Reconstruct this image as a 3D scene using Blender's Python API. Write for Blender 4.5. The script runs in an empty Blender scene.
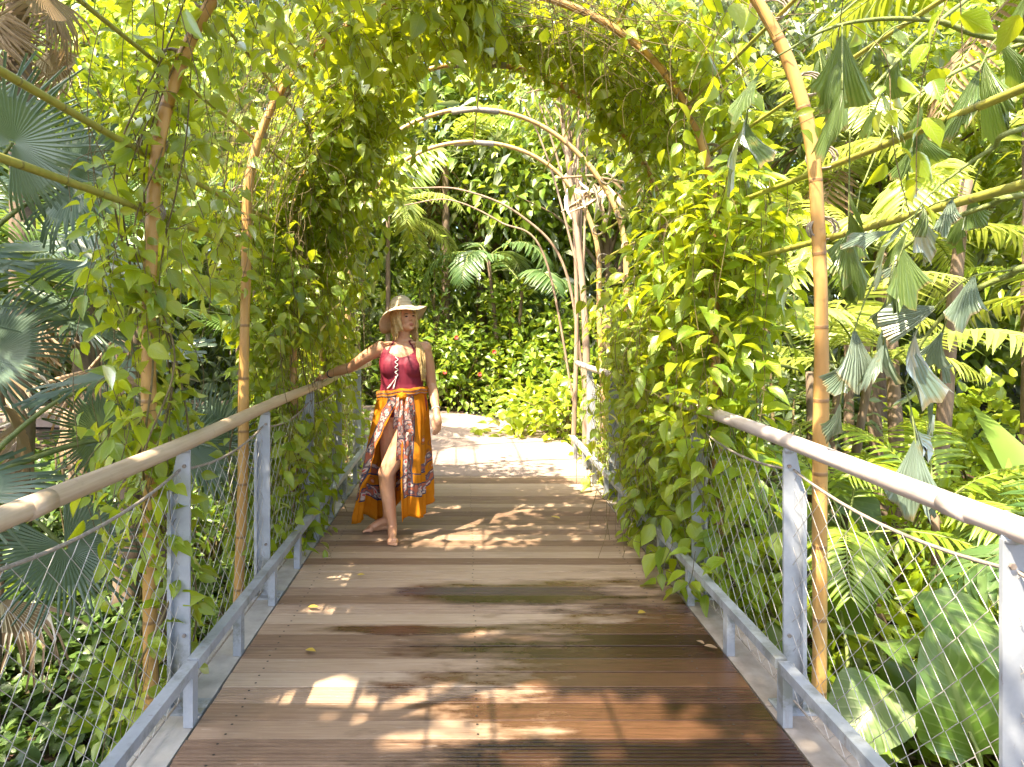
import bpy, bmesh, math, random
import numpy as np
from mathutils import Vector, Matrix, Euler
R = math.radians
rng = np.random.default_rng(7)
random.seed(7)
SC = bpy.context.scene
COL = SC.collection

# ------------------------------------------------------------------ camera frame
F, H = 700.0, 1.60
CX = -0.086
def at(px, py, Y):
    """a real-world point seen near pixel (px,py) at distance Y along the walk"""
    return Vector((CX + (px-466)/F*Y, Y, H - (py-321)/F*Y))
SX, SY = 0.42, 0.45           # shadow offset per metre of height (sun from behind-left)

# ------------------------------------------------------------------ object helpers
def tag(o, label=None, cat=None, group=None, kind=None):
    if label: o['label'] = label
    if cat: o['category'] = cat
    if group: o['group'] = group
    if kind: o['kind'] = kind
    return o
def empty(name, label, cat, loc=(0,0,0), group=None, rz=0):
    o = bpy.data.objects.new(name, None); COL.objects.link(o)
    o.empty_display_size = .1
    o.location = loc; o.rotation_euler = (0,0,rz)
    return tag(o, label, cat, group)
def link(name, me, parent=None, loc=None):
    o = bpy.data.objects.new(name, me); COL.objects.link(o)
    if parent is not None: o.parent = parent
    if loc is not None: o.location = loc
    return o
class Acc:
    """collects quads, builds ONE mesh"""
    def __init__(s): s.v=[]; s.f=[]; s.u=[]; s.m=[]; s.n=0
    def add(s, v, f, uv=None, mi=0):
        v = np.asarray(v, dtype=np.float32).reshape(-1,3); f = np.asarray(f, dtype=np.int32).reshape(-1,4)
        if len(f) == 0: return
        s.v.append(v); s.f.append(f+s.n); s.n += len(v)
        if uv is None: uv = np.zeros((len(v),2), np.float32)
        s.u.append(np.asarray(uv, dtype=np.float32).reshape(-1,2))
        s.m.append(np.full(len(f), mi, np.int32))
    def mesh(s, name, mats, smooth=True):
        me = bpy.data.meshes.new(name)
        v = np.concatenate(s.v); f = np.concatenate(s.f); u = np.concatenate(s.u); m = np.concatenate(s.m)
        me.vertices.add(len(v)); me.vertices.foreach_set('co', v.ravel())
        me.loops.add(len(f)*4); me.loops.foreach_set('vertex_index', f.ravel())
        me.polygons.add(len(f))
        me.polygons.foreach_set('loop_start', np.arange(0, len(f)*4, 4, dtype=np.int32))
        for mm in (mats if isinstance(mats,(list,tuple)) else [mats]): me.materials.append(mm)
        me.polygons.foreach_set('material_index', m)
        me.polygons.foreach_set('use_smooth', np.full(len(f), bool(smooth)))
        ul = me.uv_layers.new(name='UVMap'); ul.data.foreach_set('uv', u[f.ravel()].ravel())
        me.update(calc_edges=True)
        return me
    def build(s, name, mats, parent=None, loc=None, smooth=True):
        return link(name, s.mesh(name, mats, smooth), parent, loc)

def nrm(a):
    a = np.asarray(a, dtype=float); return a/np.maximum(np.linalg.norm(a, axis=-1, keepdims=True), 1e-9)
def box(acc, a, b, mi=0):
    x0,y0,z0 = a; x1,y1,z1 = b
    v = [(x0,y0,z0),(x1,y0,z0),(x1,y1,z0),(x0,y1,z0),(x0,y0,z1),(x1,y0,z1),(x1,y1,z1),(x0,y1,z1)]
    f = [(0,3,2,1),(4,5,6,7),(0,1,5,4),(1,2,6,5),(2,3,7,6),(3,0,4,7)]
    # split corners so flat faces shade flat
    vv=[]; ff=[]
    for q in f:
        k=len(vv); vv += [v[i] for i in q]; ff.append((k,k+1,k+2,k+3))
    acc.add(vv, ff, None, mi)
def prism(acc, poly, axis_vec, mi=0):
    """poly: list of 3d points (4 exactly per quad fan not needed: convex polygon split in quads)"""
    poly=[np.array(p,float) for p in poly]; a=np.array(axis_vec,float); n=len(poly)
    vv=[]; ff=[]
    def q(p0,p1,p2,p3):
        k=len(vv); vv.extend([p0,p1,p2,p3]); ff.append((k,k+1,k+2,k+3))
    for i in range(n):
        j=(i+1)%n; q(poly[i],poly[j],poly[j]+a,poly[i]+a)
    for off in (0,1):
        P=[p+a*off for p in poly]
        i=1
        while i+1<n:
            if i+2<n: q(P[0],P[i],P[i+1],P[i+2]); i+=2
            else: q(P[0],P[i],P[i+1],(P[i+1]+P[0])/2); i+=1
    acc.add(vv, ff, None, mi)
def tube_arr(pts, rad, sides=8, closed_ends=True, uscale=1.0):
    pts = np.asarray(pts, float); n=len(pts)
    rad = np.broadcast_to(np.asarray(rad,float), (n,)).copy()
    if closed_ends:
        pts = np.vstack([pts[:1], pts, pts[-1:]]); rad = np.concatenate([[1e-4], rad, [1e-4]]); n += 2
    t = np.gradient(pts, axis=0)
    t[0] = pts[min(2,n-1)]-pts[0]; t[-1] = pts[-1]-pts[max(0,n-3)]
    t = nrm(t)
    ref = np.array([0,0,1.0]) if abs(t[0][2])<.9 else np.array([1.0,0,0])
    us=[]; u = nrm(np.cross(t[0], ref))
    for i in range(n):
        u = u - t[i]*np.dot(u,t[i]); u = nrm(u); us.append(u)
    us=np.array(us); ws=np.cross(t,us)
    a = np.linspace(0,2*np.pi,sides,endpoint=False)
    v = pts[:,None]+rad[:,None,None]*(np.cos(a)[None,:,None]*us[:,None]+np.sin(a)[None,:,None]*ws[:,None])
    ln = np.concatenate([[0],np.cumsum(np.linalg.norm(np.diff(pts,axis=0),axis=1))])
    uv = np.stack(np.broadcast_arrays((a/(2*np.pi))[None,:], ln[:,None]*uscale),-1)
    i = np.arange(n-1)[:,None]*sides; j=np.arange(sides)[None,:]; j2=(j+1)%sides
    f = np.stack([i+j,i+j2,i+sides+j2,i+sides+j],-1).reshape(-1,4)
    return v.reshape(-1,3), f, uv.reshape(-1,2)
def tube(acc, pts, rad, sides=8, mi=0, closed=True):
    v,f,u = tube_arr(pts, rad, sides, closed); acc.add(v,f,u,mi)
def smooth_path(pts, n):
    """Catmull-Rom through pts"""
    p = np.asarray(pts,float); p = np.vstack([2*p[0]-p[1], p, 2*p[-1]-p[-2]])
    out=[]; m=len(p)-3
    for t in np.linspace(0,m-1e-6,n):
        i=int(t); f=t-i; a,b,c,d=p[i:i+4]
        out.append(.5*((2*b)+(c-a)*f+(2*a-5*b+4*c-d)*f*f+(-a+3*b-3*c+d)*f**3))
    return np.array(out)

# ------------------------------------------------------------------ materials
def newmat(name):
    m = bpy.data.materials.new(name); m.use_nodes=True; nt=m.node_tree; nt.nodes.clear()
    out = nt.nodes.new('ShaderNodeOutputMaterial')
    return m, nt, out
def ND(nt, t, **k):
    n = nt.nodes.new(t)
    for a,b in k.items():
        if a.startswith('i_'): n.inputs[a[2:].replace('_',' ')].default_value = b
        else: setattr(n,a,b)
    return n
def ramp(nt, fac, stops):
    r = nt.nodes.new('ShaderNodeValToRGB'); e=r.color_ramp.elements
    while len(e)<len(stops): e.new(.5)
    for k,(p,c) in enumerate(stops): e[k].position=p; e[k].color=(*c,1)
    nt.links.new(fac, r.inputs[0]); return r.outputs[0]
def math_(nt, op, a, b=None, c=None, clamp=False):
    n = nt.nodes.new('ShaderNodeMath'); n.operation=op; n.use_clamp=clamp
    for k,x in enumerate((a,b,c)):
        if x is None: continue
        if isinstance(x,(int,float)): n.inputs[k].default_value=x
        else: nt.links.new(x,n.inputs[k])
    return n.outputs[0]
def mixc(nt, fac, a, b, bt='MIX'):
    n = nt.nodes.new('ShaderNodeMix'); n.data_type='RGBA'; n.blend_type=bt
    for s,x in ((n.inputs[0],fac),(n.inputs[6],a),(n.inputs[7],b)):
        if isinstance(x,(int,float)): s.default_value=x
        elif isinstance(x,tuple): s.default_value=(*x,1)
        else: nt.links.new(x,s)
    return n.outputs[2]
def smooth01(nt, x, lo, hi):
    n = nt.nodes.new('ShaderNodeMapRange'); n.interpolation_type='SMOOTHSTEP'
    nt.links.new(x,n.inputs[0]); n.inputs[1].default_value=lo; n.inputs[2].default_value=hi
    return n.outputs[0]
def noise(nt, vec, scale, detail=4, rough=.55):
    n = nt.nodes.new('ShaderNodeTexNoise'); n.inputs['Scale'].default_value=scale; n.inputs['Detail'].default_value=detail
    n.inputs['Roughness'].default_value=rough
    if vec is not None: nt.links.new(vec,n.inputs['Vector'])
    return n.outputs[0]
def mapped(nt, vec, scale=(1,1,1), loc=(0,0,0)):
    n = nt.nodes.new('ShaderNodeMapping'); n.inputs['Scale'].default_value=scale; n.inputs['Location'].default_value=loc
    nt.links.new(vec,n.inputs['Vector']); return n.outputs[0]
def bump(nt, h, strength=.3, dist=.01, base=None):
    n = nt.nodes.new('ShaderNodeBump'); n.inputs['Strength'].default_value=strength; n.inputs['Distance'].default_value=dist
    nt.links.new(h,n.inputs['Height'])
    if base is not None: nt.links.new(base,n.inputs['Normal'])
    return n.outputs[0]
def princ(nt, out, col, rough=.6, metal=0, normal=None, spec=.5, sss=0):
    p = nt.nodes.new('ShaderNodeBsdfPrincipled')
    for s,x in ((p.inputs['Base Color'],col),(p.inputs['Roughness'],rough),(p.inputs['Metallic'],metal)):
        if isinstance(x,(int,float)): s.default_value=x
        elif isinstance(x,tuple): s.default_value=(*x,1)
        else: nt.links.new(x,s)
    p.inputs['Specular IOR Level'].default_value=spec
    if sss:
        p.inputs['Subsurface Weight'].default_value=sss; p.inputs['Subsurface Radius'].default_value=(.02,.008,.004); p.inputs['Subsurface Scale'].default_value=.4
    if normal is not None: nt.links.new(normal,p.inputs['Normal'])
    nt.links.new(p.outputs[0], out.inputs[0]); return p

def leaf_mat(name, cols, trans=(.35,.5,.03), tfac=.38, rough=.42, gloss=.06, veins=0.0, glf=.36, pleat=0, tips=0, vcol=(.25,.32,.08), nveins=9, spots=0.0):
    """thin leaf: diffuse + translucent + soft gloss, colour varies leaf by leaf"""
    m, nt, out = newmat(name)
    geo = ND(nt,'ShaderNodeNewGeometry')
    tc = ND(nt,'ShaderNodeTexCoord')
    rnd = geo.outputs['Random Per Island']
    nz = noise(nt, tc.outputs['Object'], 1.3, 2)
    f = math_(nt,'ADD', math_(nt,'MULTIPLY',rnd,.75), math_(nt,'MULTIPLY',math_(nt,'SUBTRACT',nz,.5),.7), clamp=True)
    k=len(cols)
    c = ramp(nt, f, [((i+.0)/(k-1) if k>1 else 0, cc) for i,cc in enumerate(cols)])
    normal=None
    if veins>0:
        uv = ND(nt,'ShaderNodeUVMap'); sep = ND(nt,'ShaderNodeSeparateXYZ'); nt.links.new(uv.outputs[0],sep.inputs[0])
        au = math_(nt,'ABSOLUTE',math_(nt,'SUBTRACT',sep.outputs[0],.5))
        mid = math_(nt,'SUBTRACT',1.0, smooth01(nt,au,.015,.05))
        ph = math_(nt,'FRACT', math_(nt,'SUBTRACT',math_(nt,'MULTIPLY',sep.outputs[1],float(nveins)),math_(nt,'MULTIPLY',au,float(nveins)*.62)))
        sv = math_(nt,'SUBTRACT',1.0, smooth01(nt, math_(nt,'ABSOLUTE',math_(nt,'SUBTRACT',ph,.5)),.03,.16))
        vv = math_(nt,'MAXIMUM', mid, math_(nt,'MULTIPLY',sv,.6))
        c = mixc(nt, math_(nt,'MULTIPLY',vv,veins), c, vcol)
        normal = bump(nt, vv, .35, .004)
    if pleat>0:
        uv = ND(nt,'ShaderNodeUVMap'); sep = ND(nt,'ShaderNodeSeparateXYZ'); nt.links.new(uv.outputs[0],sep.inputs[0])
        fr0 = math_(nt,'ABSOLUTE',math_(nt,'SUBTRACT',math_(nt,'FRACT',math_(nt,'MULTIPLY',sep.outputs[0],float(pleat))),.5))
        c = mixc(nt, math_(nt,'MULTIPLY',smooth01(nt,fr0,.25,.5),.35), c, vcol)
        normal = bump(nt, fr0, .8, .012)
    if tips>0:
        uv2 = ND(nt,'ShaderNodeUVMap'); se2 = ND(nt,'ShaderNodeSeparateXYZ'); nt.links.new(uv2.outputs[0],se2.inputs[0])
        tp = smooth01(nt, math_(nt,'ADD',se2.outputs[1],math_(nt,'MULTIPLY',math_(nt,'SUBTRACT',noise(nt,tc.outputs['Object'],9,3),.5),.35)), .92,1.02)
        c = mixc(nt, math_(nt,'MULTIPLY',tp,tips), c, (.26,.17,.07))
    if spots>0:
        s = smooth01(nt, noise(nt, tc.outputs['Object'], 14, 3), .62,.72)
        c = mixc(nt, math_(nt,'MULTIPLY',s,spots), c, (.30,.20,.04))
    d = ND(nt,'ShaderNodeBsdfDiffuse'); nt.links.new(c,d.inputs[0])
    t = ND(nt,'ShaderNodeBsdfTranslucent')
    tcn = mixc(nt, .75, c, trans); nt.links.new(tcn,t.inputs[0])
    g = ND(nt,'ShaderNodeBsdfGlossy'); g.inputs['Roughness'].default_value=rough; g.inputs[0].default_value=(1,1,.86,1)
    if normal is not None:
        nt.links.new(normal,d.inputs['Normal']); nt.links.new(normal,g.inputs['Normal'])
    m1 = ND(nt,'ShaderNodeMixShader'); m1.inputs[0].default_value=tfac
    nt.links.new(d.outputs[0],m1.inputs[1]); nt.links.new(t.outputs[0],m1.inputs[2])
    fr = ND(nt,'ShaderNodeFresnel'); fr.inputs[0].default_value=1.42
    gf = math_(nt,'ADD', math_(nt,'MULTIPLY',fr.outputs[0],glf), gloss*.6, clamp=True)
    m2 = ND(nt,'ShaderNodeMixShader'); nt.links.new(gf,m2.inputs[0])
    nt.links.new(m1.outputs[0],m2.inputs[1]); nt.links.new(g.outputs[0],m2.inputs[2])
    nt.links.new(m2.outputs[0],out.inputs[0])
    return m
M={}
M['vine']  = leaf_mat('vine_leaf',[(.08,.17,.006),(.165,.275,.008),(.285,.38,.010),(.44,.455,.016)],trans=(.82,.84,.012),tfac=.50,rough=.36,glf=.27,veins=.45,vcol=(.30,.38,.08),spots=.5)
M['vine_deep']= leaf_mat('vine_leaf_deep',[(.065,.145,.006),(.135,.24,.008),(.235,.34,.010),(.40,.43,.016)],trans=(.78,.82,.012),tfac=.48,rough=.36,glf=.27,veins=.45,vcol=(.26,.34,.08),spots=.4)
M['fan']   = leaf_mat('fan_leaf',[(.07,.115,.08),(.11,.165,.115),(.16,.225,.14)],trans=(.34,.45,.10),tfac=.27,rough=.36,gloss=.07,tips=.8)
M['fan_green'] = leaf_mat('fan_leaf_green',[(.06,.13,.03),(.11,.20,.04),(.19,.28,.06)],trans=(.5,.6,.06),tfac=.36,rough=.36,gloss=.06)
M['dead']  = leaf_mat('dead_leaf',[(.20,.12,.06),(.36,.25,.15),(.52,.42,.29)],trans=(.45,.30,.12),tfac=.2,rough=.7,gloss=.0)
M['pinn']  = leaf_mat('feather_leaf',[(.12,.20,.015),(.21,.31,.025),(.33,.40,.05)],trans=(.7,.76,.05),tfac=.4,rough=.4)
M['pinn_pale']= leaf_mat('feather_leaf_pale',[(.22,.30,.04),(.36,.43,.08),(.50,.54,.15)],trans=(.78,.82,.12),tfac=.42,rough=.4)
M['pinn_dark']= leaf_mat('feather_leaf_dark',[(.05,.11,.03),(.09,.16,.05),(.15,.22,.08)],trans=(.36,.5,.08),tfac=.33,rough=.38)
M['fish']  = leaf_mat('fishtail_leaf',[(.08,.14,.04),(.13,.20,.06),(.19,.27,.09)],trans=(.42,.55,.03),tfac=.32,rough=.36,gloss=.08,pleat=13,tips=.8,spots=.5)
M['fish_blue']= leaf_mat('fishtail_leaf_blue',[(.15,.21,.15),(.22,.29,.22),(.30,.36,.28)],trans=(.38,.48,.12),tfac=.22,rough=.38,gloss=.1,pleat=13,vcol=(.12,.17,.12),tips=.7,spots=.5)
M['taro']  = leaf_mat('taro_leaf',[(.07,.14,.02),(.12,.21,.03)],trans=(.5,.58,.03),tfac=.42,rough=.4,veins=.55,vcol=(.24,.30,.09),nveins=9)
M['strap'] = leaf_mat('strap_leaf',[(.10,.17,.03),(.17,.26,.045),(.27,.33,.08)],trans=(.55,.62,.06),tfac=.36,rough=.35,gloss=.07)
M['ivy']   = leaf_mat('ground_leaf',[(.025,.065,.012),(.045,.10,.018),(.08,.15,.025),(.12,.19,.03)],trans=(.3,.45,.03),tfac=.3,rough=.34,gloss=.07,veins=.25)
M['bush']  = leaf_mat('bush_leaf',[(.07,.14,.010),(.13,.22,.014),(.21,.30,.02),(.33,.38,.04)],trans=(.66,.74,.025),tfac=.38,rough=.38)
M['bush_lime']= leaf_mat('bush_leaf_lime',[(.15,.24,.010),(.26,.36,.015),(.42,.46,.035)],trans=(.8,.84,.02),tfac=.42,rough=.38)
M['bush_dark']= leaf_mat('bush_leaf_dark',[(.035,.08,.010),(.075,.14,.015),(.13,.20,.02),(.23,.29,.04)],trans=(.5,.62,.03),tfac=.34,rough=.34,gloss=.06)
M['bush_grey']= leaf_mat('bush_leaf_grey',[(.06,.10,.05),(.12,.17,.08),(.22,.26,.15),(.34,.36,.26)],trans=(.45,.5,.2),tfac=.35,rough=.34,gloss=.08)

def bark(name, c1, c2, scale=14, stretch=.25, rough=.85):
    m,nt,out=newmat(name); tc=ND(nt,'ShaderNodeTexCoord')
    v=mapped(nt,tc.outputs['Object'],(1,1,stretch))
    n=noise(nt,v,scale,5,.65); c=ramp(nt,n,[(.3,c1),(.7,c2)])
    princ(nt,out,c,rough,normal=bump(nt,n,.6,.02)); return m
M['bark']=bark('bark_brown',(.09,.06,.04),(.24,.17,.11))
M['bark_pale']=bark('bark_pale',(.20,.125,.08),(.38,.27,.18),10)
M['stem']=bark('green_stem',(.10,.14,.03),(.22,.25,.06),20,1,.6)
M['stem_brown']=bark('woody_stem',(.10,.07,.03),(.22,.17,.07),24,1,.8)

def bamboo(name, a, b, ring, rough=.42, pitch=.31):
    m,nt,out=newmat(name); uv=ND(nt,'ShaderNodeUVMap'); sep=ND(nt,'ShaderNodeSeparateXYZ'); nt.links.new(uv.outputs[0],sep.inputs[0])
    tc=ND(nt,'ShaderNodeTexCoord')
    n=noise(nt,mapped(nt,tc.outputs['Object'],(9,9,1.2)),3,4)
    n2=noise(nt,tc.outputs['Object'],1.1,3)
    c=ramp(nt,math_(nt,'ADD',math_(nt,'MULTIPLY',n,.6),math_(nt,'MULTIPLY',n2,.4)),[(.32,a),(.68,b)])
    fr=math_(nt,'ABSOLUTE',math_(nt,'SUBTRACT',math_(nt,'FRACT',math_(nt,'DIVIDE',sep.outputs[1],pitch)),.5))
    rg=math_(nt,'SUBTRACT',1.0,smooth01(nt,fr,.012,.035))
    c=mixc(nt,math_(nt,'MULTIPLY',rg,.8),c,ring)
    st=smooth01(nt,noise(nt,tc.outputs['Object'],22,3),.60,.70)
    c=mixc(nt,math_(nt,'MULTIPLY',st,.35),c,ring)
    princ(nt,out,c,rough,normal=bump(nt,rg,.4,.004)); return m
M['bamboo']=bamboo('bamboo_tan',(.40,.205,.055),(.60,.36,.115),(.20,.11,.05))
M['bamboo_rod']=bamboo('bamboo_green_rod',(.24,.24,.04),(.40,.36,.07),(.18,.15,.05),pitch=.24)
M['bamboo_pale']=bamboo('bamboo_pale',(.42,.25,.09),(.62,.41,.18),(.26,.17,.09))

def galv():
    m,nt,out=newmat('galvanised_steel'); tc=ND(nt,'ShaderNodeTexCoord')
    vo=ND(nt,'ShaderNodeTexVoronoi'); vo.inputs['Scale'].default_value=70; nt.links.new(tc.outputs['Object'],vo.inputs[0])
    n=noise(nt,tc.outputs['Object'],5,5,.6)
    c=mixc(nt,math_(nt,'MULTIPLY',vo.outputs['Distance'],.35),ramp(nt,n,[(.3,(.30,.32,.35)),(.7,(.48,.50,.53))]),(.30,.33,.38))
    s=smooth01(nt,noise(nt,mapped(nt,tc.outputs['Object'],(14,14,1.6)),1.6,4),.60,.75)
    c=mixc(nt,math_(nt,'MULTIPLY',s,.45),c,(.22,.19,.15))
    sp=ND(nt,'ShaderNodeSeparateXYZ'); nt.links.new(tc.outputs['Object'],sp.inputs[0])
    al=math_(nt,'MULTIPLY',smooth01(nt,noise(nt,tc.outputs['Object'],7,5,.7),.47,.66),smooth01(nt,sp.outputs[2],.55,.0)); c=mixc(nt,math_(nt,'MULTIPLY',al,.75),c,(.13,.13,.07))
    ru=smooth01(nt,noise(nt,mapped(nt,tc.outputs['Object'],(3,3,1),(4,1,7)),11,5,.75),.62,.72); c=mixc(nt,math_(nt,'MULTIPLY',ru,.6),c,(.20,.11,.06))
    princ(nt,out,c,.55,.35,normal=bump(nt,n,.15,.004)); return m
M['steel']=galv()
def simple(name,c1,c2,scale=8,rough=.6,metal=0,bs=.2,sss=0):
    m,nt,out=newmat(name); tc=ND(nt,'ShaderNodeTexCoord'); n=noise(nt,tc.outputs['Object'],scale,5,.6)
    princ(nt,out,ramp(nt,n,[(.3,c1),(.7,c2)]),rough,metal,normal=bump(nt,n,bs,.006),sss=sss); return m
M['wire']=simple('wire',(.38,.34,.30),(.62,.58,.53),40,.5,.25)
M['bolt']=simple('bolt_steel',(.16,.11,.08),(.34,.30,.27),30,.55,.5)
M['cable']=simple('cable',(.22,.18,.14),(.38,.32,.26),60,.7)
def handrail_mat(name,ca,cb):
    m,nt,out=newmat(name); tc=ND(nt,'ShaderNodeTexCoord')
    n=noise(nt,mapped(nt,tc.outputs['Object'],(40,1.6,40)),2.2,5,.6); n2=noise(nt,tc.outputs['Object'],2.5,4)
    c=ramp(nt,math_(nt,'ADD',math_(nt,'MULTIPLY',n,.5),math_(nt,'MULTIPLY',n2,.5)),[(.34,ca),(.66,cb)])
    s=smooth01(nt,noise(nt,tc.outputs['Object'],9,4,.7),.58,.72)
    c=mixc(nt,math_(nt,'MULTIPLY',s,.5),c,(.24,.18,.13))
    princ(nt,out,c,.5,normal=bump(nt,n,.25,.003)); return m
M['rail']=handrail_mat('handrail_tan',(.38,.27,.17),(.56,.43,.30)); M['rail_grey']=handrail_mat('handrail_pink_grey',(.40,.32,.28),(.56,.48,.44))
def deck_mat():
    m,nt,out=newmat('deck_wood'); tc=ND(nt,'ShaderNodeTexCoord'); geo=ND(nt,'ShaderNodeNewGeometry')
    o=tc.outputs['Object']; sep=ND(nt,'ShaderNodeSeparateXYZ'); nt.links.new(o,sep.inputs[0])
    bd=ND(nt,'ShaderNodeUVMap'); sb=ND(nt,'ShaderNodeSeparateXYZ'); nt.links.new(bd.outputs[0],sb.inputs[0])
    # each board's own offset (its uv x) shifts the grain
    cmb=ND(nt,'ShaderNodeCombineXYZ'); nt.links.new(math_(nt,'ADD',sep.outputs[0],math_(nt,'MULTIPLY',sb.outputs[0],37.0)),cmb.inputs[0]); nt.links.new(sep.outputs[1],cmb.inputs[1])
    g1=noise(nt,mapped(nt,cmb.outputs[0],(1.3,26,1)),2.4,6,.62)
    g2=noise(nt,mapped(nt,cmb.outputs[0],(3.5,110,1)),2.0,4,.6)
    g3=noise(nt,o,2.1,5,.6)
    f=math_(nt,'ADD',math_(nt,'ADD',math_(nt,'MULTIPLY',g1,.42),math_(nt,'MULTIPLY',g2,.22)),math_(nt,'ADD',math_(nt,'MULTIPLY',sb.outputs[0],.36),math_(nt,'MULTIPLY',g3,.10)))
    dry=ramp(nt,f,[(.30,(.145,.082,.048)),(.46,(.245,.155,.096)),(.60,(.34,.235,.155)),(.75,(.45,.335,.24))])
    # pale dried mineral streaks
    wsn=noise(nt,mapped(nt,o,(2.2,11,1),(3.3,0,0)),2.6,6,.72)
    dry=mixc(nt,math_(nt,'MULTIPLY',smooth01(nt,wsn,.60,.70),.35),dry,(.62,.54,.46))
    # wet stains : two puddle zones, edges broken up by noise
    wn=noise(nt,mapped(nt,o,(.75,2.6,1)),2.2,6,.68)
    def zone(x0,y0,rx,ry):
        a=math_(nt,'DIVIDE',math_(nt,'SUBTRACT',sep.outputs[0],x0),rx); b=math_(nt,'DIVIDE',math_(nt,'SUBTRACT',sep.outputs[1],y0),ry)
        return math_(nt,'SQRT',math_(nt,'ADD',math_(nt,'MULTIPLY',a,a),math_(nt,'MULTIPLY',b,b)))
    z=math_(nt,'MINIMUM',zone(1.05,2.75,1.25,1.45),zone(.20,4.12,.70,.20))
    z=math_(nt,'MINIMUM',z,zone(-.35,3.62,.45,.07))
    w=smooth01(nt,math_(nt,'ADD',z,math_(nt,'MULTIPLY',math_(nt,'SUBTRACT',wn,.5),2.2)),1.18,.72)
    w=math_(nt,'MULTIPLY',w,1.0,clamp=True)
    wet=ramp(nt,f,[(.30,(.018,.009,.006)),(.50,(.060,.028,.015)),(.72,(.125,.062,.033))])
    c=mixc(nt,w,dry,wet)
    dk=smooth01(nt,noise(nt,mapped(nt,o,(5,16,1),(9,2,0)),2.0,6,.75),.66,.74)
    c=mixc(nt,math_(nt,'MULTIPLY',dk,.6),c,(.07,.05,.04))
    rough=math_(nt,'SUBTRACT',.68,math_(nt,'MULTIPLY',w,.42))
    princ(nt,out,c,rough,normal=bump(nt,math_(nt,'ADD',g1,math_(nt,'MULTIPLY',g2,.6)),.35,.004)); return m
M['deck']=deck_mat()
M['screw']=simple('dark_screw',(.03,.025,.02),(.06,.05,.04),30,.6,.5)
M['concrete']=simple('edge_concrete',(.30,.28,.25),(.48,.45,.40),7,.85,0,.3)
M['timber_grey']=simple('edge_timber',(.24,.19,.15),(.40,.34,.28),9,.85,0,.3)
def path_mat():
    m,nt,out=newmat('path_planks'); tc=ND(nt,'ShaderNodeTexCoord'); o=tc.outputs['Object']
    n=noise(nt,o,2.5,6,.65); n2=noise(nt,o,30,3)
    c=ramp(nt,n,[(.3,(.24,.175,.145)),(.7,(.36,.275,.23))])
    c=mixc(nt,math_(nt,'MULTIPLY',n2,.25),c,(.30,.24,.19))
    princ(nt,out,c,.8,normal=bump(nt,n2,.2,.004)); return m
M['path']=path_mat()
def soil_mat():
    m,nt,out=newmat('soil_leaf_litter'); tc=ND(nt,'ShaderNodeTexCoord'); o=tc.outputs['Object']
    n=noise(nt,o,1.2,6,.7); vo=ND(nt,'ShaderNodeTexVoronoi'); vo.inputs['Scale'].default_value=16; nt.links.new(o,vo.inputs[0])
    c=ramp(nt,n,[(.3,(.035,.026,.016)),(.6,(.085,.06,.035)),(.8,(.10,.10,.035))])
    c=mixc(nt,.4,c,vo.outputs['Color'],'SOFT_LIGHT')
    princ(nt,out,c,.95,normal=bump(nt,vo.outputs['Distance'],.7,.03)); return m
M['soil']=soil_mat()

# ------------------------------------------------------------------ leaf templates
def tmpl(vs, ws, fold=.12, curl=.18, cols=3, tipcurl=0, wave=0):
    vs=np.array(vs,float); ws=np.array(ws,float); u=np.linspace(-1,1,cols)
    V=np.zeros((len(vs),cols,3)); UV=np.zeros((len(vs),cols,2))
    for i,(v,w) in enumerate(zip(vs,ws)):
        for j,c in enumerate(u):
            z = fold*abs(c)*w*2 - curl*v*v + wave*math.sin(v*9+c*2)*abs(c)*.5
            V[i,j]=(c*w, v*(1-.12*curl*v), z); UV[i,j]=(.5+.5*c, v)
    f=[]
    for i in range(len(vs)-1):
        for j in range(cols-1):
            a=i*cols+j; f.append((a,a+1,a+cols+1,a+cols))
    return V.reshape(-1,3), np.array(f), UV.reshape(-1,2)
T={}
T['ovate']=tmpl([0,.10,.28,.52,.76,.91,1],[.012,.15,.28,.275,.145,.045,.003],.20,.26)
T['ovate_n']=tmpl([0,.10,.28,.52,.76,.91,1],[.012,.10,.20,.215,.125,.04,.003],.26,.42)
T['ovate_s']=tmpl([0,.22,.6,1],[.02,.30,.27,.006],.18,.22)
T['lance']=tmpl([0,.18,.5,.8,1],[.015,.13,.16,.08,.004],.2,.35)
T['lance_s']=tmpl([0,.35,1],[.02,.15,.006],.2,.3)
T['long']=tmpl([0,.2,.5,.8,1],[.01,.055,.06,.04,.003],.3,.45)
T['heart']=tmpl([-.12,.0,.15,.4,.7,.9,1],[.12,.36,.43,.37,.20,.07,.004],.14,.25)
T['strap']=tmpl([0,.15,.35,.55,.75,.9,1],[.028,.04,.045,.045,.036,.02,.002],.35,.55)
T['banana']=tmpl([0,.12,.3,.5,.7,.88,1],[.02,.13,.19,.20,.17,.09,.005],.10,.5)
T['dead']=tmpl([0,.3,.6,1],[.01,.05,.05,.01],.6,.3)
def fish_template(seed, narrow=1.0, curl=.16, twist=0):
    r=np.random.default_rng(seed); cols=9; rows=5
    u=np.linspace(-1,1,cols); V=[];UV=[]
    jag=1-.30*np.abs(u)**1.3 + r.uniform(-.20,.12,cols)
    for i in range(rows):
        v=i/(rows-1)
        for j,c in enumerate(u):
            w=(.03+.40*v**1.05)*narrow
            y=v*(1+(jag[j]-1)*v)
            z=.030*(1 if j%2 else -1)*v + .05*math.sin(v*4+c*3)*v - curl*v*v*(1+.4*c) + .06*abs(c)*v + twist*c*v*v
            V.append((c*w,y,z)); UV.append((.5+.5*c,v))
    f=[]
    for i in range(rows-1):
        for j in range(cols-1):
            a=i*cols+j; f.append((a,a+1,a+cols+1,a+cols))
    return np.array(V),np.array(f),np.array(UV)
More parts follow.
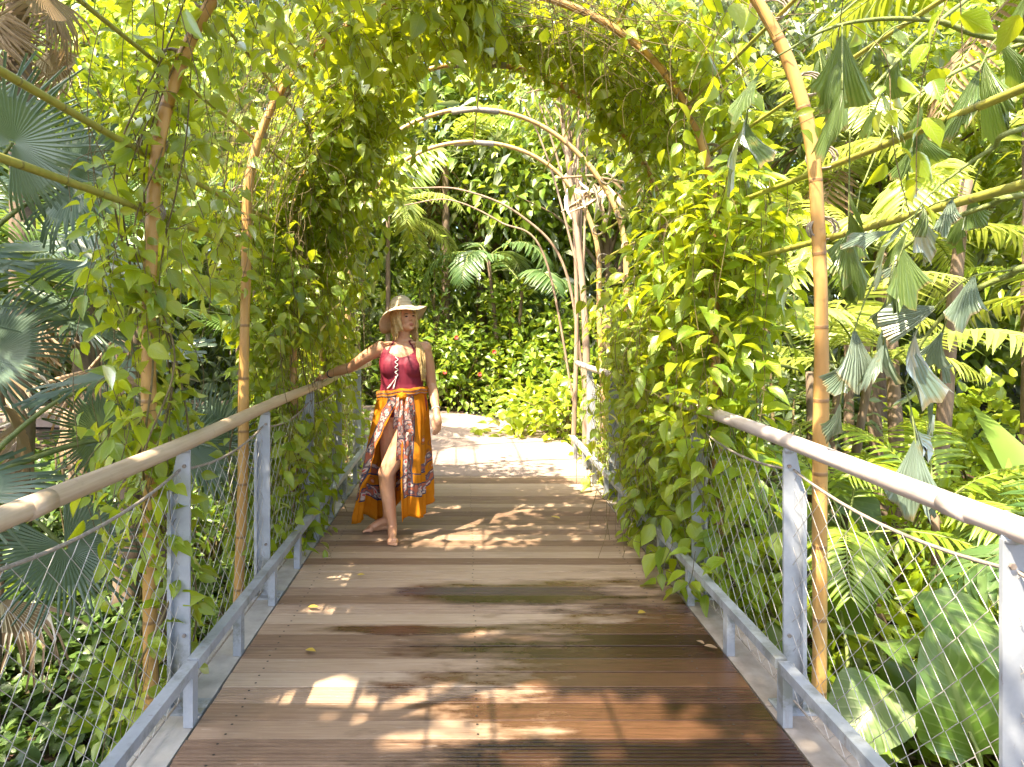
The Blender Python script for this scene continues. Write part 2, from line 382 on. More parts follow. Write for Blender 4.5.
FISH=[fish_template(k, n, cu, tw) for k,(n,cu,tw) in enumerate(((.85,.2,.1),(.6,.45,-.2),(.48,.1,.25),(.7,.55,.1),(.55,.3,-.3),(.95,.35,.2),(.42,.6,-.15),(.65,.15,.35)))]

def cloud(acc, t, P, D, N, S, mi=0, W=None):
    Tv,Tf,Tu=t; P=np.asarray(P,float); n=len(P)
    if n==0: return
    S=np.broadcast_to(np.asarray(S,float),(n,))
    W=np.ones(n) if W is None else np.broadcast_to(np.asarray(W,float),(n,))
    y=nrm(D); N=np.asarray(N,float); z=N-y*np.sum(N*y,-1,keepdims=True); z=nrm(z); x=np.cross(y,z)
    v=P[:,None]+S[:,None,None]*(Tv[None,:,0:1]*W[:,None,None]*x[:,None]+Tv[None,:,1:2]*y[:,None]+Tv[None,:,2:3]*z[:,None])
    k=len(Tv)
    f=(Tf[None]+(np.arange(n)*k)[:,None,None]).reshape(-1,4)
    acc.add(v.reshape(-1,3), f, np.tile(Tu,(n,1)), mi)
def rdir(n): return nrm(rng.normal(size=(n,3)))

# lit openings on the walk (where the photograph has sun on the boards)
LIT=[(.14,2.84,.74,.33),(.12,3.58,.40,.13),(.45,5.62,.95,.60),(-.1,5.05,.65,.20),(-.4,5.35,.22,.2),(-.72,3.05,.24,.27),(-.75,3.9,.2,.12),(.1,9.4,1.4,1.7)]
LIT_HIGH=[(1.78,2.7,.26,1.1),(1.9,5.0,.5,1.2),(-.80,2.42,.16,.22),(-.80,4.55,.14,.3),(2.6,3.6,.5,1.2)]   # openings high in the crowns only
LIT_WOMAN=[(-.40,5.33,.16,.2),(-.2,5.55,.18,.2),(-.02,5.72,.22,.2),(.1,5.86,.2,.16),(-.28,5.95,.22,.2)]
def woman_keep(P,p):
    gx=P[:,0]+P[:,2]*SX; gy=P[:,1]+P[:,2]*SY; k=np.ones(len(P),bool)
    for (x,y,a,b) in LIT_WOMAN: k &= ~((((gx-x)/a)**2+((gy-y)/b)**2<1) & (P[:,2]>1.9) & (rng.random(len(P))<p))
    return k
def sun_keep(P, p=.985):
    """gaps cut in the leaf cover to shape the sun patches: drop a leaf if the sun ray through it ends in one of the lit openings"""
    P=np.asarray(P); gx=P[:,0]+P[:,2]*SX; gy=P[:,1]+P[:,2]*SY
    k=np.ones(len(P),bool)
    for (x,y,a,b) in LIT:
        k &= ~((((gx-x)/a)**2+((gy-y)/b)**2<1) & (rng.random(len(P))<p))
    k &= woman_keep(P,.95)
    for (x,y,a,b) in LIT_HIGH:
        k &= ~((((gx-x)/a)**2+((gy-y)/b)**2<1) & (P[:,2]>2.6) & (rng.random(len(P))<p))
    return k

# ================================================================== SETTING
def ground_z(x,y):
    d=np.clip((np.abs(x)-1.2)/.9,0,1); far=np.clip((y-7.0)/2.6,0,1); far=far*far*(3-2*far)
    base=-.75*(1-far)-.12*far*np.clip((np.abs(x)-.5)/1.0,0,1) -.03*far
    und=.07*np.sin(x*1.3+.5)*np.sin(y*.9)+.05*np.sin(x*2.9-y*1.7)
    path=np.exp(-((x-.0)/1.6)**2)*far
    return base+und*(1-path)*np.clip((np.abs(x)-1.0),0,1)
def build_ground():
    xs=np.concatenate([[-200,-120,-60,-35],np.arange(-22,22.01,.4),[35,60,120,200]])
    ys=np.concatenate([[-60,-30,-12],np.arange(-6,30.01,.4),[45,80,140,240]])
    X,Y=np.meshgrid(xs,ys,indexing='ij'); Z=ground_z(X,Y)
    V=np.stack([X,Y,Z],-1).reshape(-1,3); ny=len(ys)
    i,j=np.meshgrid(np.arange(len(xs)-1),np.arange(ny-1),indexing='ij'); a=(i*ny+j).ravel()
    acc=Acc(); acc.add(V,np.stack([a,a+ny,a+ny+1,a+1],-1)); o=acc.build('ground',M['soil']); tag(o,kind='structure')
build_ground()
DW=1.15; YEND=7.2
def build_deck():
    acc=Acc(); y=-1.8; k=0; pitch=.128
    r=random.Random(3)
    while y<YEND-.02:
        b=pitch-.006; rv=r.random(); dz=r.uniform(-.0015,.0015)
        groov = (y<2.62) or r.random()<.22
        prof=[(0,-.03),(0,-.0015),(.0015,0)]
        if groov:
            ng=5; st=(b-.012)/ng
            for g in range(ng):
                c=.006+st*(g+.5); prof += [(c-.0045,0),(c-.003,-.0045),(c+.003,-.0045),(c+.0045,0)]
        else:
            for g in range(1,4): c=b*g/4; prof += [(c,0.0008 if g==2 else .0004)]
        prof += [(b-.0015,0),(b,-.0015),(b,-.03)]
        # boards slightly uneven ends
        x0,x1=-DW-r.uniform(0,.006), DW+r.uniform(0,.006)
        n=len(prof); P=np.array(prof)
        xs=np.linspace(x0,x1,5); V=[]
        for i,x in enumerate(xs):
            for (a,z) in prof: V.append((x,y+a,z+dz))
        f=[(i*n+q,(i+1)*n+q,(i+1)*n+q+1,i*n+q+1) for i in range(4) for q in range(n-1)]
        acc.add(V,f,np.tile([[rv,0]],(len(V),1)),0)
        for sx_ in (-1.02,-.04,.98):
            for q in (.028,.094):
                cx,cy=sx_+r.uniform(-.008,.008),y+q; a=np.linspace(0,2*np.pi,8,endpoint=False)
                rr=.0055; V=[(cx+rr*math.cos(t),cy+rr*math.sin(t),.0016+dz) for t in a]
                acc.add(V,[(0,1,2,3),(0,3,4,7),(4,5,6,7)],None,1)
        y+=pitch
    o=acc.build('boardwalk',[M['deck'],M['screw']],smooth=False); tag(o,kind='structure')
    # solid dark slab below, standing in for the shade in the gaps
    acc=Acc(); box(acc,(-1.12,-1.8,-.18),(1.12,YEND,-.035)); o=acc.build('gap_shade_slab',M['bark'],smooth=False); tag(o,kind='structure')
build_deck()
def build_path():
    # planked path that carries on from the boards and bends away to the left
    ctr=smooth_path([(0,YEND+.004,0),(0,8.2,0),(-.12,9.3,0),(-.75,10.7,0),(-2.3,11.9,0),(-5.0,12.6,0),(-9,13,0)],60)
    t=nrm(np.gradient(ctr,axis=0)); nn=np.stack([t[:,1],-t[:,0],t[:,2]*0],-1)
    w=np.linspace(1.22,1.5,60)
    V=[];f=[]
    for i in range(60):
        l=ctr[i]-nn[i]*w[i]; r_=ctr[i]+nn[i]*w[i]
        V += [(l[0],l[1],-.12),(l[0],l[1],.006),(r_[0],r_[1],.006),(r_[0],r_[1],-.12)]
    for i in range(59):
        a=i*4
        for q in range(3): f.append((a+q,a+q+1,a+q+5,a+q+4))
    acc=Acc(); acc.add(V,f); o=acc.build('path',M['path'],smooth=False); tag(o,kind='structure')
build_path()
def edge(x0,x1,name,mat):
    acc=Acc(); y=-1.8
    while y<8.35:
        L=2.36; box(acc,(x0,y,-.20),(x1,min(y+L-.008,8.4),-.004)); y+=L
    o=acc.build(name,mat,smooth=False); tag(o,kind='structure')
edge(-1.345,-1.165,'kerb_strip',M['concrete']); edge(1.165,1.345,'kerb_strip',M['timber_grey'])

# ================================================================== RAILINGS
POSTS=[.54,1.72,2.90,4.08,5.26,6.44,7.62]
ARCH=[.60,1.78,2.96,4.14,5.32,6.50,7.70]
def railing(side,label,rm):
    POSTS=[.54,1.66 if side<0 else 1.72,2.90,4.08,5.26,6.44,7.62]
    root=empty('railing',label,'railing',(side*1.25,0,0),'railings along the boardwalk'); 
    s=side
    # handrail (local x is across; root at x=±1.25)
    acc=Acc(); n=70; ys=np.linspace(-.6,8.35,n)
    pts=np.stack([s*(.0+.008*np.sin(ys*1.3)), ys, 1.10+.006*np.sin(ys*2.1+s)],-1)
    tube(acc,pts,.0315,16); acc.build('handrail',M[rm],root)
    # sleeves where two lengths meet
    for yj in (1.9,4.3,6.6):
        a=Acc(); tube(a,[(0,yj-.05,1.10+.006*math.sin(yj*2.1+s)),(0,yj+.05,1.10+.006*math.sin(yj*2.1+s))],.0332,16); a.build('rail_sleeve',M[rm],root)
    for k,y in enumerate(POSTS):
        a=Acc()
        # flat front bar + fin that is narrow at the top
        box(a,(-.022,y-.006,-.10),(.022,y+.006,1.065))
        p=[(s*.0222,y-.004,-.10),(s*.0222,y-.004,1.06),(s*.030,y-.004,1.06),(s*.064,y-.004,.90),(s*.064,y-.004,-.10)]
        prism(a,p,(0,.008,0))
        box(a,(s*.056-.008,y-.026,-.10),(s*.056+.008,y-.0045,.90))
        a.build('post',M['steel'],root,smooth=False)
        b=Acc(); box(b,(-.06,y-.06,-.003),(s*.0+.09,y+.06,.006)); b.build('base_plate',M['steel'],root,smooth=False)
        for bx_,bz_ in ((0,.12),(0,.30),(0,1.0)):
            q=Acc(); tube(q,[(bx_,y-.005,bz_),(bx_,y-.0135,bz_)],.0085,6); q.build('bolt',M['bolt'],root,smooth=False)
        c=Acc(); tube(c,[(0,y,1.055),(0,y,1.075)],.02,8); c.build('saddle',M['steel'],root)
    # low rail : square tube on short posts
    y0,y1=-.3,8.3
    a=Acc(); xx=-s*.07
    box(a,(xx-.024,y0,.205),(xx+.024,2.79,.245)); box(a,(xx-.024,2.81,.205),(xx+.024,5.17,.245)); box(a,(xx-.024,5.19,.205),(xx+.024,y1,.245))
    a.build('low_rail',M['steel'],root,smooth=False)
    y=.42
    while y<8.3:
        a=Acc(); box(a,(xx-.019,y-.026,-.002),(xx+.019,y+.026,.204)); a.build('low_post',M['steel'],root,smooth=False)
        y+=.59
    # top cable of the net, sagging between posts
    a=Acc(); pts=[]
    for i in range(len(POSTS)-1):
        for t in np.linspace(0,1,10,endpoint=False):
            pts.append((s*.02,POSTS[i]+t*(POSTS[i+1]-POSTS[i]),.985-.05*4*t*(1-t)))
    pts.append((s*.02,POSTS[-1],.985)); tube(a,pts,.006,6); a.build('top_cable',M['cable'],root)
    a=Acc(); tube(a,[(s*.02,.54,.03),(s*.02,7.62,.03)],.005,6); a.build('bottom_cable',M['cable'],root)
    # diamond wire net
    a=Acc(); w=.058; rows=16
    ny=int((POSTS[-1]-POSTS[0])/w)
    for i in range(ny):
        yb=POSTS[0]+w*(i+.5)
        k=np.arange(rows*3+1); z=.03+(.93)*k/(rows*3)
        ph=k%6; tri=np.where(ph<=3,ph/3,2-ph/3)-.5
        sag=.05*4*(((yb-POSTS[0])/1.18)%1)*(1-(((yb-POSTS[0])/1.18)%1))
        z=.03+(.955-sag)*k/(rows*3)
        yy=yb+ (tri*w*.98)*(1 if i%2==0 else -1)
        jit=.004*np.sin(z*7+i*1.7)
        x=s*.02+.006*np.sin(z*5+yb*3)
        tube(a,np.stack([x,yy+jit,z],-1),.0014,4,closed=False)
    a.build('wire_net',M['wire'],root)
    return root
railing(-1,'left railing with tan round handrail, the one the woman holds','rail')
railing(1,'right railing with pinkish grey handrail half buried under the vine','rail_grey')

# ================================================================== ARCHES
AR,AZ=1.40,2.17
def arch_pt(s):
    """s: array from -1 (left base) .. 1 (right base)"""
    s=np.asarray(s,float); L1=AZ+.75; L2=math.pi*AR/2; tot=L1+L2
    d=(1-np.abs(s))*tot      # distance from base
    x=np.where(d<L1, AR, AR*np.cos(np.clip((d-L1)/AR,0,math.pi/2))); z=np.where(d<L1,d-.75,AZ+AR*np.sin(np.clip((d-L1)/AR,0,math.pi/2)))
    return np.stack([np.sign(s)*x+ (s==0)*0, z],-1)
def arch_at(z, side):
    """s for a given height on one side"""
    L1=AZ+.75; tot=L1+math.pi*AR/2
    d = z+.75 if z<AZ else L1+AR*math.asin(min(1,(z-AZ)/AR))
    return side*(1-d/tot)
arch_labels=['bamboo arch rising beside the camera, behind the first post','bamboo arch nearest to the camera side, its poles just out of view',
 'nearest bamboo arch in view, thick tan poles at both railings','second bamboo arch, its left pole bare and curving in front of the vine wall',
 'third bamboo arch, mostly buried in the vine wall','fourth bamboo arch, its bare pale top showing above the woman','last bamboo arch, bare pale lower curve at the far end of the tunnel']
for k,y in enumerate(ARCH):
    if k<1: continue
    root=empty('bamboo_arch',arch_labels[k],'arch',(0,y,0),'bamboo arches over the boardwalk')
    for sd in (-1,1):
        n=60; s=np.linspace(sd*1.0,sd*.001,n); p=arch_pt(s)
        wob=(.022*np.sin(np.linspace(0,5+k,n)+k*1.3)+.007*np.sin(np.linspace(0,19,n)+k))*(1 if sd<0 else -1)
        rad=np.interp(np.linspace(0,1,n),[0,.5,1],[.032,.029,.020])*(1+.05*np.sin(np.linspace(0,11+k,n)*1.7)+.03*np.sin(np.linspace(0,47,n)+k))
        # node swellings
        ln=np.linspace(0,1,n)
        a=Acc(); tube(a,np.stack([p[:,0]+wob,.02*np.sin(ln*4+k)+(.012*sd),p[:,1]],-1),rad,10)
        a.build('pole',M['bamboo'] if k<5 else M['bamboo_pale'],root)
    for sd,zz in ((-1,2.04),(-1,2.33),(-1,2.68),(-1,2.95),(1,1.97),(1,2.27),(1,2.58),(1,2.90)):
        xx=arch_pt([arch_at(zz,sd)])[0][0]; a=Acc(); th=np.linspace(0,2*math.pi*4,50)
        tube(a,np.stack([xx+sd*.022+.058*np.cos(th),-.025+.05*np.linspace(0,1,50)+.006*np.sin(th*.7),zz+.02+.048*np.sin(th)],-1),.0042,5); a.build('binding',M['cable'],root)
    a=Acc(); tube(a,[(-.22,0,AZ+AR-.03),(0,.0,AZ+AR-.004),(.22,0,AZ+AR-.03)],.026,10); a.build('lashing',M['cable'],root)
# long rods running along the arches
rods=[(-1,2.04,'lowest of the green rods along the left side'),(-1,2.33,'second green rod up on the left side of the arches'),
      (-1,2.68,'third green rod up on the left, leaning inside the curve'),(-1,2.95,'thin green rod high on the left shoulder of the arches'),
      (1,1.97,'lowest green rod on the right side, crossing the fishtail leaves'),(1,2.27,'second green rod on the right, crossing the nearest pole'),
      (1,2.58,'third green rod on the right, thin, behind the hanging leaflets'),(1,2.90,'green rod high on the right shoulder of the arches'),
      (-1,3.30,'thin rod near the crown of the tunnel, left of its middle'),(1,3.34,'thin rod near the crown of the tunnel, right of its middle'),(1,3.555,'thin rod running along the very top of the tunnel')]
for i,(sd,z,lb) in enumerate(rods):
    x=arch_pt([arch_at(z,sd)])[0][0]+sd*.045; n=40; ys=np.linspace(.3,8.0,n)
    if z>3.5: x=.02; z+=.05
    a=Acc(); w=.02*np.sin(ys*.9+i)
    tube(a,np.stack([np.full(n,x)+w, ys, z+.03*np.sin(ys*.7+i*2)],-1),np.linspace(.0155,.011,n) if i in(0,1,4,5) else np.linspace(.0095,.008,n),8)
    o=a.build('bamboo_rod',M['bamboo_rod']); tag(o,lb,'bamboo rod','rods tied along the arches')

# ================================================================== VINES
def resample(pts, step):
    p=np.asarray(pts,float); d=np.concatenate([[0],np.cumsum(np.linalg.norm(np.diff(p,axis=0),axis=1))])
    n=max(2,int(d[-1]/step)); t=np.linspace(0,d[-1],n)
    return np.stack([np.interp(t,d,p[:,i]) for i in range(3)],-1)
def strand_leaves(pts, step, out, size=.09, down=.45, up=.8):
    q=resample(pts,step); n=len(q); t=nrm(np.gradient(q,axis=0))
    a=rng.uniform(0,2*np.pi); sv=np.stack([np.cos(a+np.arange(n)*.55),np.sin(a+np.arange(n)*.55),np.zeros(n)],-1)
    sg=np.where(np.arange(n)%2==0,1,-1)[:,None]
    D=nrm(sv*sg*.9+t*.25+np.array([0,0,-down])+rng.normal(size=(n,3))*.28)
    N=nrm(np.array([-.12,-.20,up])+rng.normal(size=(n,3))*.48)
    P=q+D*.028+rng.normal(size=(n,3))*.012
    out.append((P,D,N,rng.uniform(.55,1.2,n)*size))
def surf(s,y,off):
    """point on the tunnel surface (world), off = distance outward (+) or into the tunnel (-)"""
    xz=arch_pt(s); d=np.stack([xz[:,0],np.maximum(xz[:,1]-AZ,0)],-1); d=nrm(d+np.stack([np.sign(s)*1e-3,0*s],-1))
    return np.stack([xz[:,0]+d[:,0]*off, y, xz[:,1]+d[:,1]*off],-1)
def vine(label, k, side, smin, smax, nmat, nhang, ywid=.62, hang=(.25,.9), climb=4, size=.09, mat='vine', inward=.15, zfun=None, sun=True, cl_spread=.10, yshift=0, outw=.3, up=.8):
    y0=ARCH[k] if k>=0 else ARCH[0]+1.18*k
    loc=np.array([side*(AR+.03), y0, ground_z(np.array(side*1.4),np.array(y0))])
    root=empty('climbing_vine',label,'vine',loc,'vines climbing the bamboo arches')
    out=[]; st=Acc()
    lo,hi=sorted((smin,smax))
    for c in range(climb):          # stems that twine up the pole
        n=90; a=np.linspace(1.0,max(.03,hi if True else 0),n)
        a=np.linspace(1.0,lo+ (hi-lo)*rng.uniform(.0,.35),n); ph=rng.uniform(0,6.28); r=.035+.03*rng.random()
        base=arch_pt(side*a); th=np.linspace(0,rng.uniform(14,24),n)+ph
        p=np.stack([base[:,0]+r*np.cos(th)+cl_spread*.6*np.sin(th*.23+ph), np.full(n,y0)+r*np.sin(th)+cl_spread*np.sin(th*.17+ph*2), base[:,1]],-1)
        tube(st,p-loc,np.linspace(.006,.003,n),5,closed=False)
        if nmat>-1: strand_leaves(p[int(n*.22):],.05*size/.09,out,size,up=up)
    for c in range(nmat):           # stems that ramble over the rods and each other
        n=26; s0=rng.uniform(lo,hi); ya=y0+yshift+rng.uniform(-ywid,ywid); L=rng.uniform(.6,1.5); ang=rng.uniform(-.9,.9)
        t=np.linspace(0,1,n); s=np.clip(s0-(t*L*math.cos(ang))/5.1*np.sign(rng.uniform(-.3,1)),lo*.96,min(1,hi+.04))
        y=ya+t*min(L,ywid*2.2)*math.sin(ang)+.08*np.sin(t*6+c)
        off=rng.uniform(-inward,outw)+.035*np.sin(t*5+c*2)
        p=surf(side*s,y,off)
        if len(p)>3:
            tube(st,p-loc,.0018,4,closed=False); strand_leaves(p,.042*size/.09,out,size,up=up)
    for c in range(nhang):          # shoots that hang free
        s0=rng.uniform(lo,hi); ya=y0+yshift+rng.uniform(-ywid,ywid); o=surf(np.array([side*s0]),np.array([ya]),rng.uniform(-inward*1.6,outw))[0]
        L=rng.uniform(*hang); n=14; t=np.linspace(0,1,n); a=rng.uniform(0,6.28); c1=rng.uniform(.05,.3)
        p=np.stack([o[0]+c1*math.cos(a)*t**.7+.03*np.sin(t*7), o[1]+c1*math.sin(a)*t**.7+.03*np.cos(t*6), o[2]-L*t+.10*np.sin(t*3.1)],-1)
        p[:,2]=np.maximum(p[:,2],loc[2]+.1)
        tube(st,p-loc,.0017,4,closed=False); strand_leaves(p,.045*size/.09,out,size,down=.6 if up<1 else .35,up=up)
    P=np.concatenate([a[0] for a in out]);D=np.concatenate([a[1] for a in out]);N=np.concatenate([a[2] for a in out]);S=np.concatenate([a[3] for a in out])
    keep=np.ones(len(P),bool)
    keep&=sun_keep(P) if sun else woman_keep(P,.92)
    if zfun is not None: keep&=zfun(P)
    keep &= ~((P[:,0]<0)&(P[:,0]>-1.38)&(P[:,2]>.95)&(P[:,2]<1.45)&(P[:,1]>4.3)&(P[:,1]<5.95))   # the rail by the hand is bare
    keep &= ~((np.abs(P[:,0])<1.02)&(P[:,2]<1.75)&(P[:,1]<7.9))   # the walk itself stays clear
    P,D,N,S=P[keep],D[keep],N[keep],S[keep]
    la=Acc(); pick=rng.random(len(P))<.62
    for tn,q in (('ovate',pick),('ovate_n',~pick)): cloud(la,T[tn],P[q]-loc,D[q],N[q],S[q],W=rng.uniform(.85,1.15,int(q.sum())))
    if climb>0: st.build('stem',M['stem_brown'],root); la.build('foliage',M[mat],root)
    else:
        for v_,f_,u_ in [(np.concatenate(st.v),np.concatenate(st.f),np.concatenate(st.u))]: la.add(v_,f_,u_,1)
        la.build('foliage',[M[mat],M['stem_brown']],root)
    return root
def thin(p): return lambda P: rng.random(len(P))<p
# unseen vines behind and beside the camera, added to shade the boards ahead
vine('unseen leafy vine added behind the camera for shade, left side',-1,-1,.0,.75,60,20,climb=2)
vine('unseen leafy vine added behind the camera for shade, right side',-1,1,.0,.6,45,16,climb=2)
vine('unseen vine added beside the camera for shade, left side',0,-1,.0,.60,70,24,climb=2)
vine('unseen vine added beside the camera for shade, right side',0,1,.0,.55,55,16,climb=2)
vine('loose vine at the upper left edge of the photo, above the green rods',1,-1,.0,.28,30,8,climb=0,zfun=thin(.8),ywid=.4)
vine('loose vine with dangling leaves at the upper right, before the nearest pole',1,1,.0,.34,34,8,climb=0,zfun=thin(.8))
# nearest arch in view
vine('sparse vine twining up the nearest left pole from below the handrail',2,-1,.10,1.0,40,46,ywid=.22,hang=(.2,.55),climb=5,size=.10,inward=.08,outw=.20,cl_spread=.12,zfun=lambda P:(P[:,1]>2.62)|(P[:,2]>3.0))
vine('vine leaves over the crown right of the nearest arch, its pole left bare',2,1,.0,.26,60,18,climb=0,sun=True,size=.11)
vine('vine spreading over the roof from the second left pole',3,-1,.0,.46,185,110,climb=1,mat='vine',size=.105,hang=(.1,.40),inward=.12)
vine('bushy vine smothering the second right pole and the handrail beneath it',3,1,.40,.90,110,150,ywid=.48,climb=3,mat='vine',inward=.27,hang=(.2,.55),size=.14,yshift=.10,up=1.7)
vine('leafy vine roof above the second right pole',3,1,.0,.27,80,40,climb=0,hang=(.1,.34),size=.125,inward=.1)
vine('loose leaf sprays on the upper part of the second right pole',3,1,.20,.50,34,22,climb=0,hang=(.15,.3),size=.14,up=1.5,ywid=.4)
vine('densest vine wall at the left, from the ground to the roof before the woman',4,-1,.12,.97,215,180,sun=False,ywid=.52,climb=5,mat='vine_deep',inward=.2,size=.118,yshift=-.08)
vine('vine wall at the right leaning over the low rail',4,1,.44,.95,76,90,ywid=.55,climb=4,mat='vine',inward=.32,size=.13,up=1.6)
vine('vine roof hanging low over the middle of the tunnel',4,1,.0,.27,120,50,climb=0,hang=(.05,.22),size=.10,ywid=.40,yshift=-.25,inward=.02)
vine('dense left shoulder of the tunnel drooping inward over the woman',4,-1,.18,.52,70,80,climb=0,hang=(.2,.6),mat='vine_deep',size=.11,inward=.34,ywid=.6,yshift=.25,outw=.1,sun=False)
vine('thick leafy crown hiding the top of the second arch',3,-1,.0,.20,80,50,climb=0,hang=(.1,.32),size=.135,inward=.2,ywid=.36,yshift=-.12,outw=.15,sun=False)
vine('bright leafy crown right of the top of the second arch',3,1,.0,.22,60,40,climb=0,hang=(.1,.3),size=.135,inward=.2,ywid=.36,yshift=-.12,outw=.15)
vine('few leaf sprays beside the third right pole, high up',4,1,.22,.52,24,16,climb=0,hang=(.1,.3),size=.13,up=1.5)
vine('vine wall right behind the woman on the left side',5,-1,.30,.97,125,95,ywid=.55,climb=4,mat='vine',size=.11,inward=.12)
vine('vine on the fourth right pole, lit from above',5,1,.50,.95,40,36,ywid=.5,climb=3,mat='vine',size=.13,inward=.18,up=1.4)
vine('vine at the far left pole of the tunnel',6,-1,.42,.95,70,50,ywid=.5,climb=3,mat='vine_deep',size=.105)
vine('thin vine at the far right pole of the tunnel',6,1,.55,.9,12,9,ywid=.4,climb=2,mat='vine',size=.10,zfun=thin(.7))

# ================================================================== PLANTS
def gz(x,y): return float(ground_z(np.array(float(x)),np.array(float(y))))
def fan_blade(acc, hub, D, Nn, Rr, seed, mi=0, nseg=58, droop=.22, span=152):
    r=np.random.default_rng(seed)
    y=nrm(D); z=nrm(np.array(Nn,float)-y*np.dot(Nn,y)); x=np.cross(y,z)
    A=np.radians(np.linspace(-span,span,nseg)); da=A[1]-A[0]
    rr=np.array([.03,.22,.42,.64,.84,1.0]); V=[];UV=[];f=[]; prev=None
    for i,a in enumerate(A):
        Ls=r.uniform(.88,1.04)*(1-.10*abs(a)/math.pi); dv=np.array([math.sin(a),math.cos(a)]); pv=np.array([math.cos(a),-math.sin(a)])
        dr=droop*r.uniform(.5,1.6)*(2.6 if r.random()<.13 else 1); sw=r.normal()*.05; rows=[]
        for k,rad in enumerate(rr):
            rad_=rad*(Ls if rad>.43 else 1)
            hw = rad*math.tan(da/2) if rad<=.43 else .42*math.tan(da/2)*(1-(rad-.42)/.58)**.8*.95+.0008
            zc = .16*rad*(1-abs(a)/math.pi*.2) - dr*max(0,rad-.35)**2*2.4
            row=[]
            for c in (-1,0,1):
                if c==-1 and prev is not None and rad<=.43: row.append(prev[k][2]); continue   # neighbouring folds share their edge
                q=dv*rad_+pv*(hw*c+sw*max(0,rad-.4)**2*3)
                row.append(len(V)); V.append(np.array(hub)+Rr*(x*q[0]+y*q[1]+z*(zc+(.028*rad*(1 if c==0 else 0))))); UV.append((.5+.5*c,rad))
            rows.append(row)
        for k in range(len(rr)-1):
            for jj in (0,1): f.append((rows[k][jj],rows[k][jj+1],rows[k+1][jj+1],rows[k+1][jj]))
        prev=rows
    acc.add(V,f,UV,mi)
def fan_palm(label, x, y, hcrown, fronds, mat, trunk_r=.10, dead=0, seed=0, name='fan_palm', group=None):
    """fronds: (hub offset from crown, radius, facing normal or None)"""
    z0=gz(x,y); root=empty(name,label,'palm',(x,y,z0),group)
    r=np.random.default_rng(seed+50)
    c=np.array([0,0,hcrown-z0])
    a=Acc(); n=14; t=np.linspace(0,1,n); tube(a,np.stack([.04*np.sin(t*3),.03*np.sin(t*4),t*c[2]],-1),np.linspace(trunk_r*1.25,trunk_r,n)*(1+.05*np.sin(t*60)),12); a.build('trunk',M['bark'],root)
    for i,(off,Rr,nv) in enumerate(fronds):
        hub=c+np.array(off,float); d=nrm(np.array(off,float))
        a=Acc(); b=Acc(); mid=c+np.array(off)*.55+np.array([0,0,.10*np.linalg.norm(off)])
        pet=smooth_path([c,mid,hub],12); tube(b,pet,np.linspace(.018,.009,12),6)
        D=nrm(hub-mid+np.array([0,0,-.05])+r.normal(size=3)*.05)
        nn=np.array(nv,float) if nv is not None else np.array([0,0,1.0])+r.normal(size=3)*.15
        fan_blade(a,hub,D,nn,Rr,seed*31+i,0,droop=.16+.1*r.random())
        fr=b.build('frond',M['stem'],root); a.build('blade',M[mat],fr,smooth=False)
    for i in range(dead):
        az=r.uniform(0,6.28); hub=c+np.array([.32*math.cos(az),.32*math.sin(az),-.25-r.uniform(0,.7)])
        a=Acc(); b=Acc(); tube(b,smooth_path([c,c+(hub-c)*.6+np.array([math.cos(az)*.1,math.sin(az)*.1,0]),hub],8),.012,6,mi=0)
        fan_blade(a,hub,np.array([.25*math.cos(az),.25*math.sin(az),-1]),np.array([math.cos(az),math.sin(az),.2]),r.uniform(.5,.8),seed*77+i,0,nseg=22,droop=.5,span=70)
        fr=b.build('dead_frond',M['dead'],root); a.build('blade',M['dead'],fr,smooth=False)
    return root
CAMV=np.array([.55,-.8,.25])
def ring_fronds(n, reach, Rr, seed, el=(.0,.9), az=(0,6.28)):
    r=np.random.default_rng(seed); out=[]
    for i in range(n):
        a=az[0]+(az[1]-az[0])*(i+r.uniform(0,.7))/n; e=r.uniform(*el); L=reach*r.uniform(.75,1.15)
        out.append(((L*math.cos(a)*math.cos(e),L*math.sin(a)*math.cos(e),L*math.sin(e)),Rr*r.uniform(.8,1.1),None))
    return out
fan_palm('blue grey fan palm at the left edge, its big leaves facing the walk',-3.05,3.9,1.75,
   [((.60,-.25,.78),.62,(.5,-.85,.2)),((.84,-.10,.60),.52,(.45,-.85,.3)),((.05,.0,.95),.66,(.55,-.75,.25)),((.75,.3,.2),.55,(.3,-.4,.8)),((-.3,.5,.6),.6,None),((.2,.7,.3),.55,None),((-.5,-.2,.5),.6,None),((.45,.55,-.15),.52,(.1,-.3,.95)),((-.1,-.6,-.1),.5,(.2,-.5,.85)),((.45,-.55,.1),.5,(.3,-.5,.8))],
   'fan',.11,dead=2,seed=1,group='fan palms left of the walk')
fan_palm('low fan palm below the left handrail with drooping shiny leaves',-2.55,3.4,.80,
   [((.62,.25,.50),.66,(-.15,-.10,1.0)),((.25,-.50,.05),.6,(.3,-.55,.75)),((.75,.85,.05),.55,(.5,-.5,.7)),((-.2,.5,.6),.6,None),((.05,-.2,.75),.55,(.1,-.2,1)),((.60,-.15,-.25),.48,(.4,-.5,.75))],
   'fan',.11,dead=1,seed=2,group='fan palms left of the walk')
fan_palm('fan palm with sunlit yellow green leaves behind the nearest left pole',-2.75,5.5,1.55,
   [((.55,-.2,.70),.70,(.2,-.6,.75)),((.35,-.6,.15),.62,(.4,-.8,.4)),((-.4,.3,.6),.6,None),((.1,.5,.75),.6,None),((.7,.3,.1),.55,(.4,-.5,.7)),((-.35,-.5,.35),.6,(.2,-.6,.7)),((.0,-.3,.85),.6,(.3,-.75,.5))],
   'fan_green',.10,dead=2,seed=3,group='fan palms left of the walk')
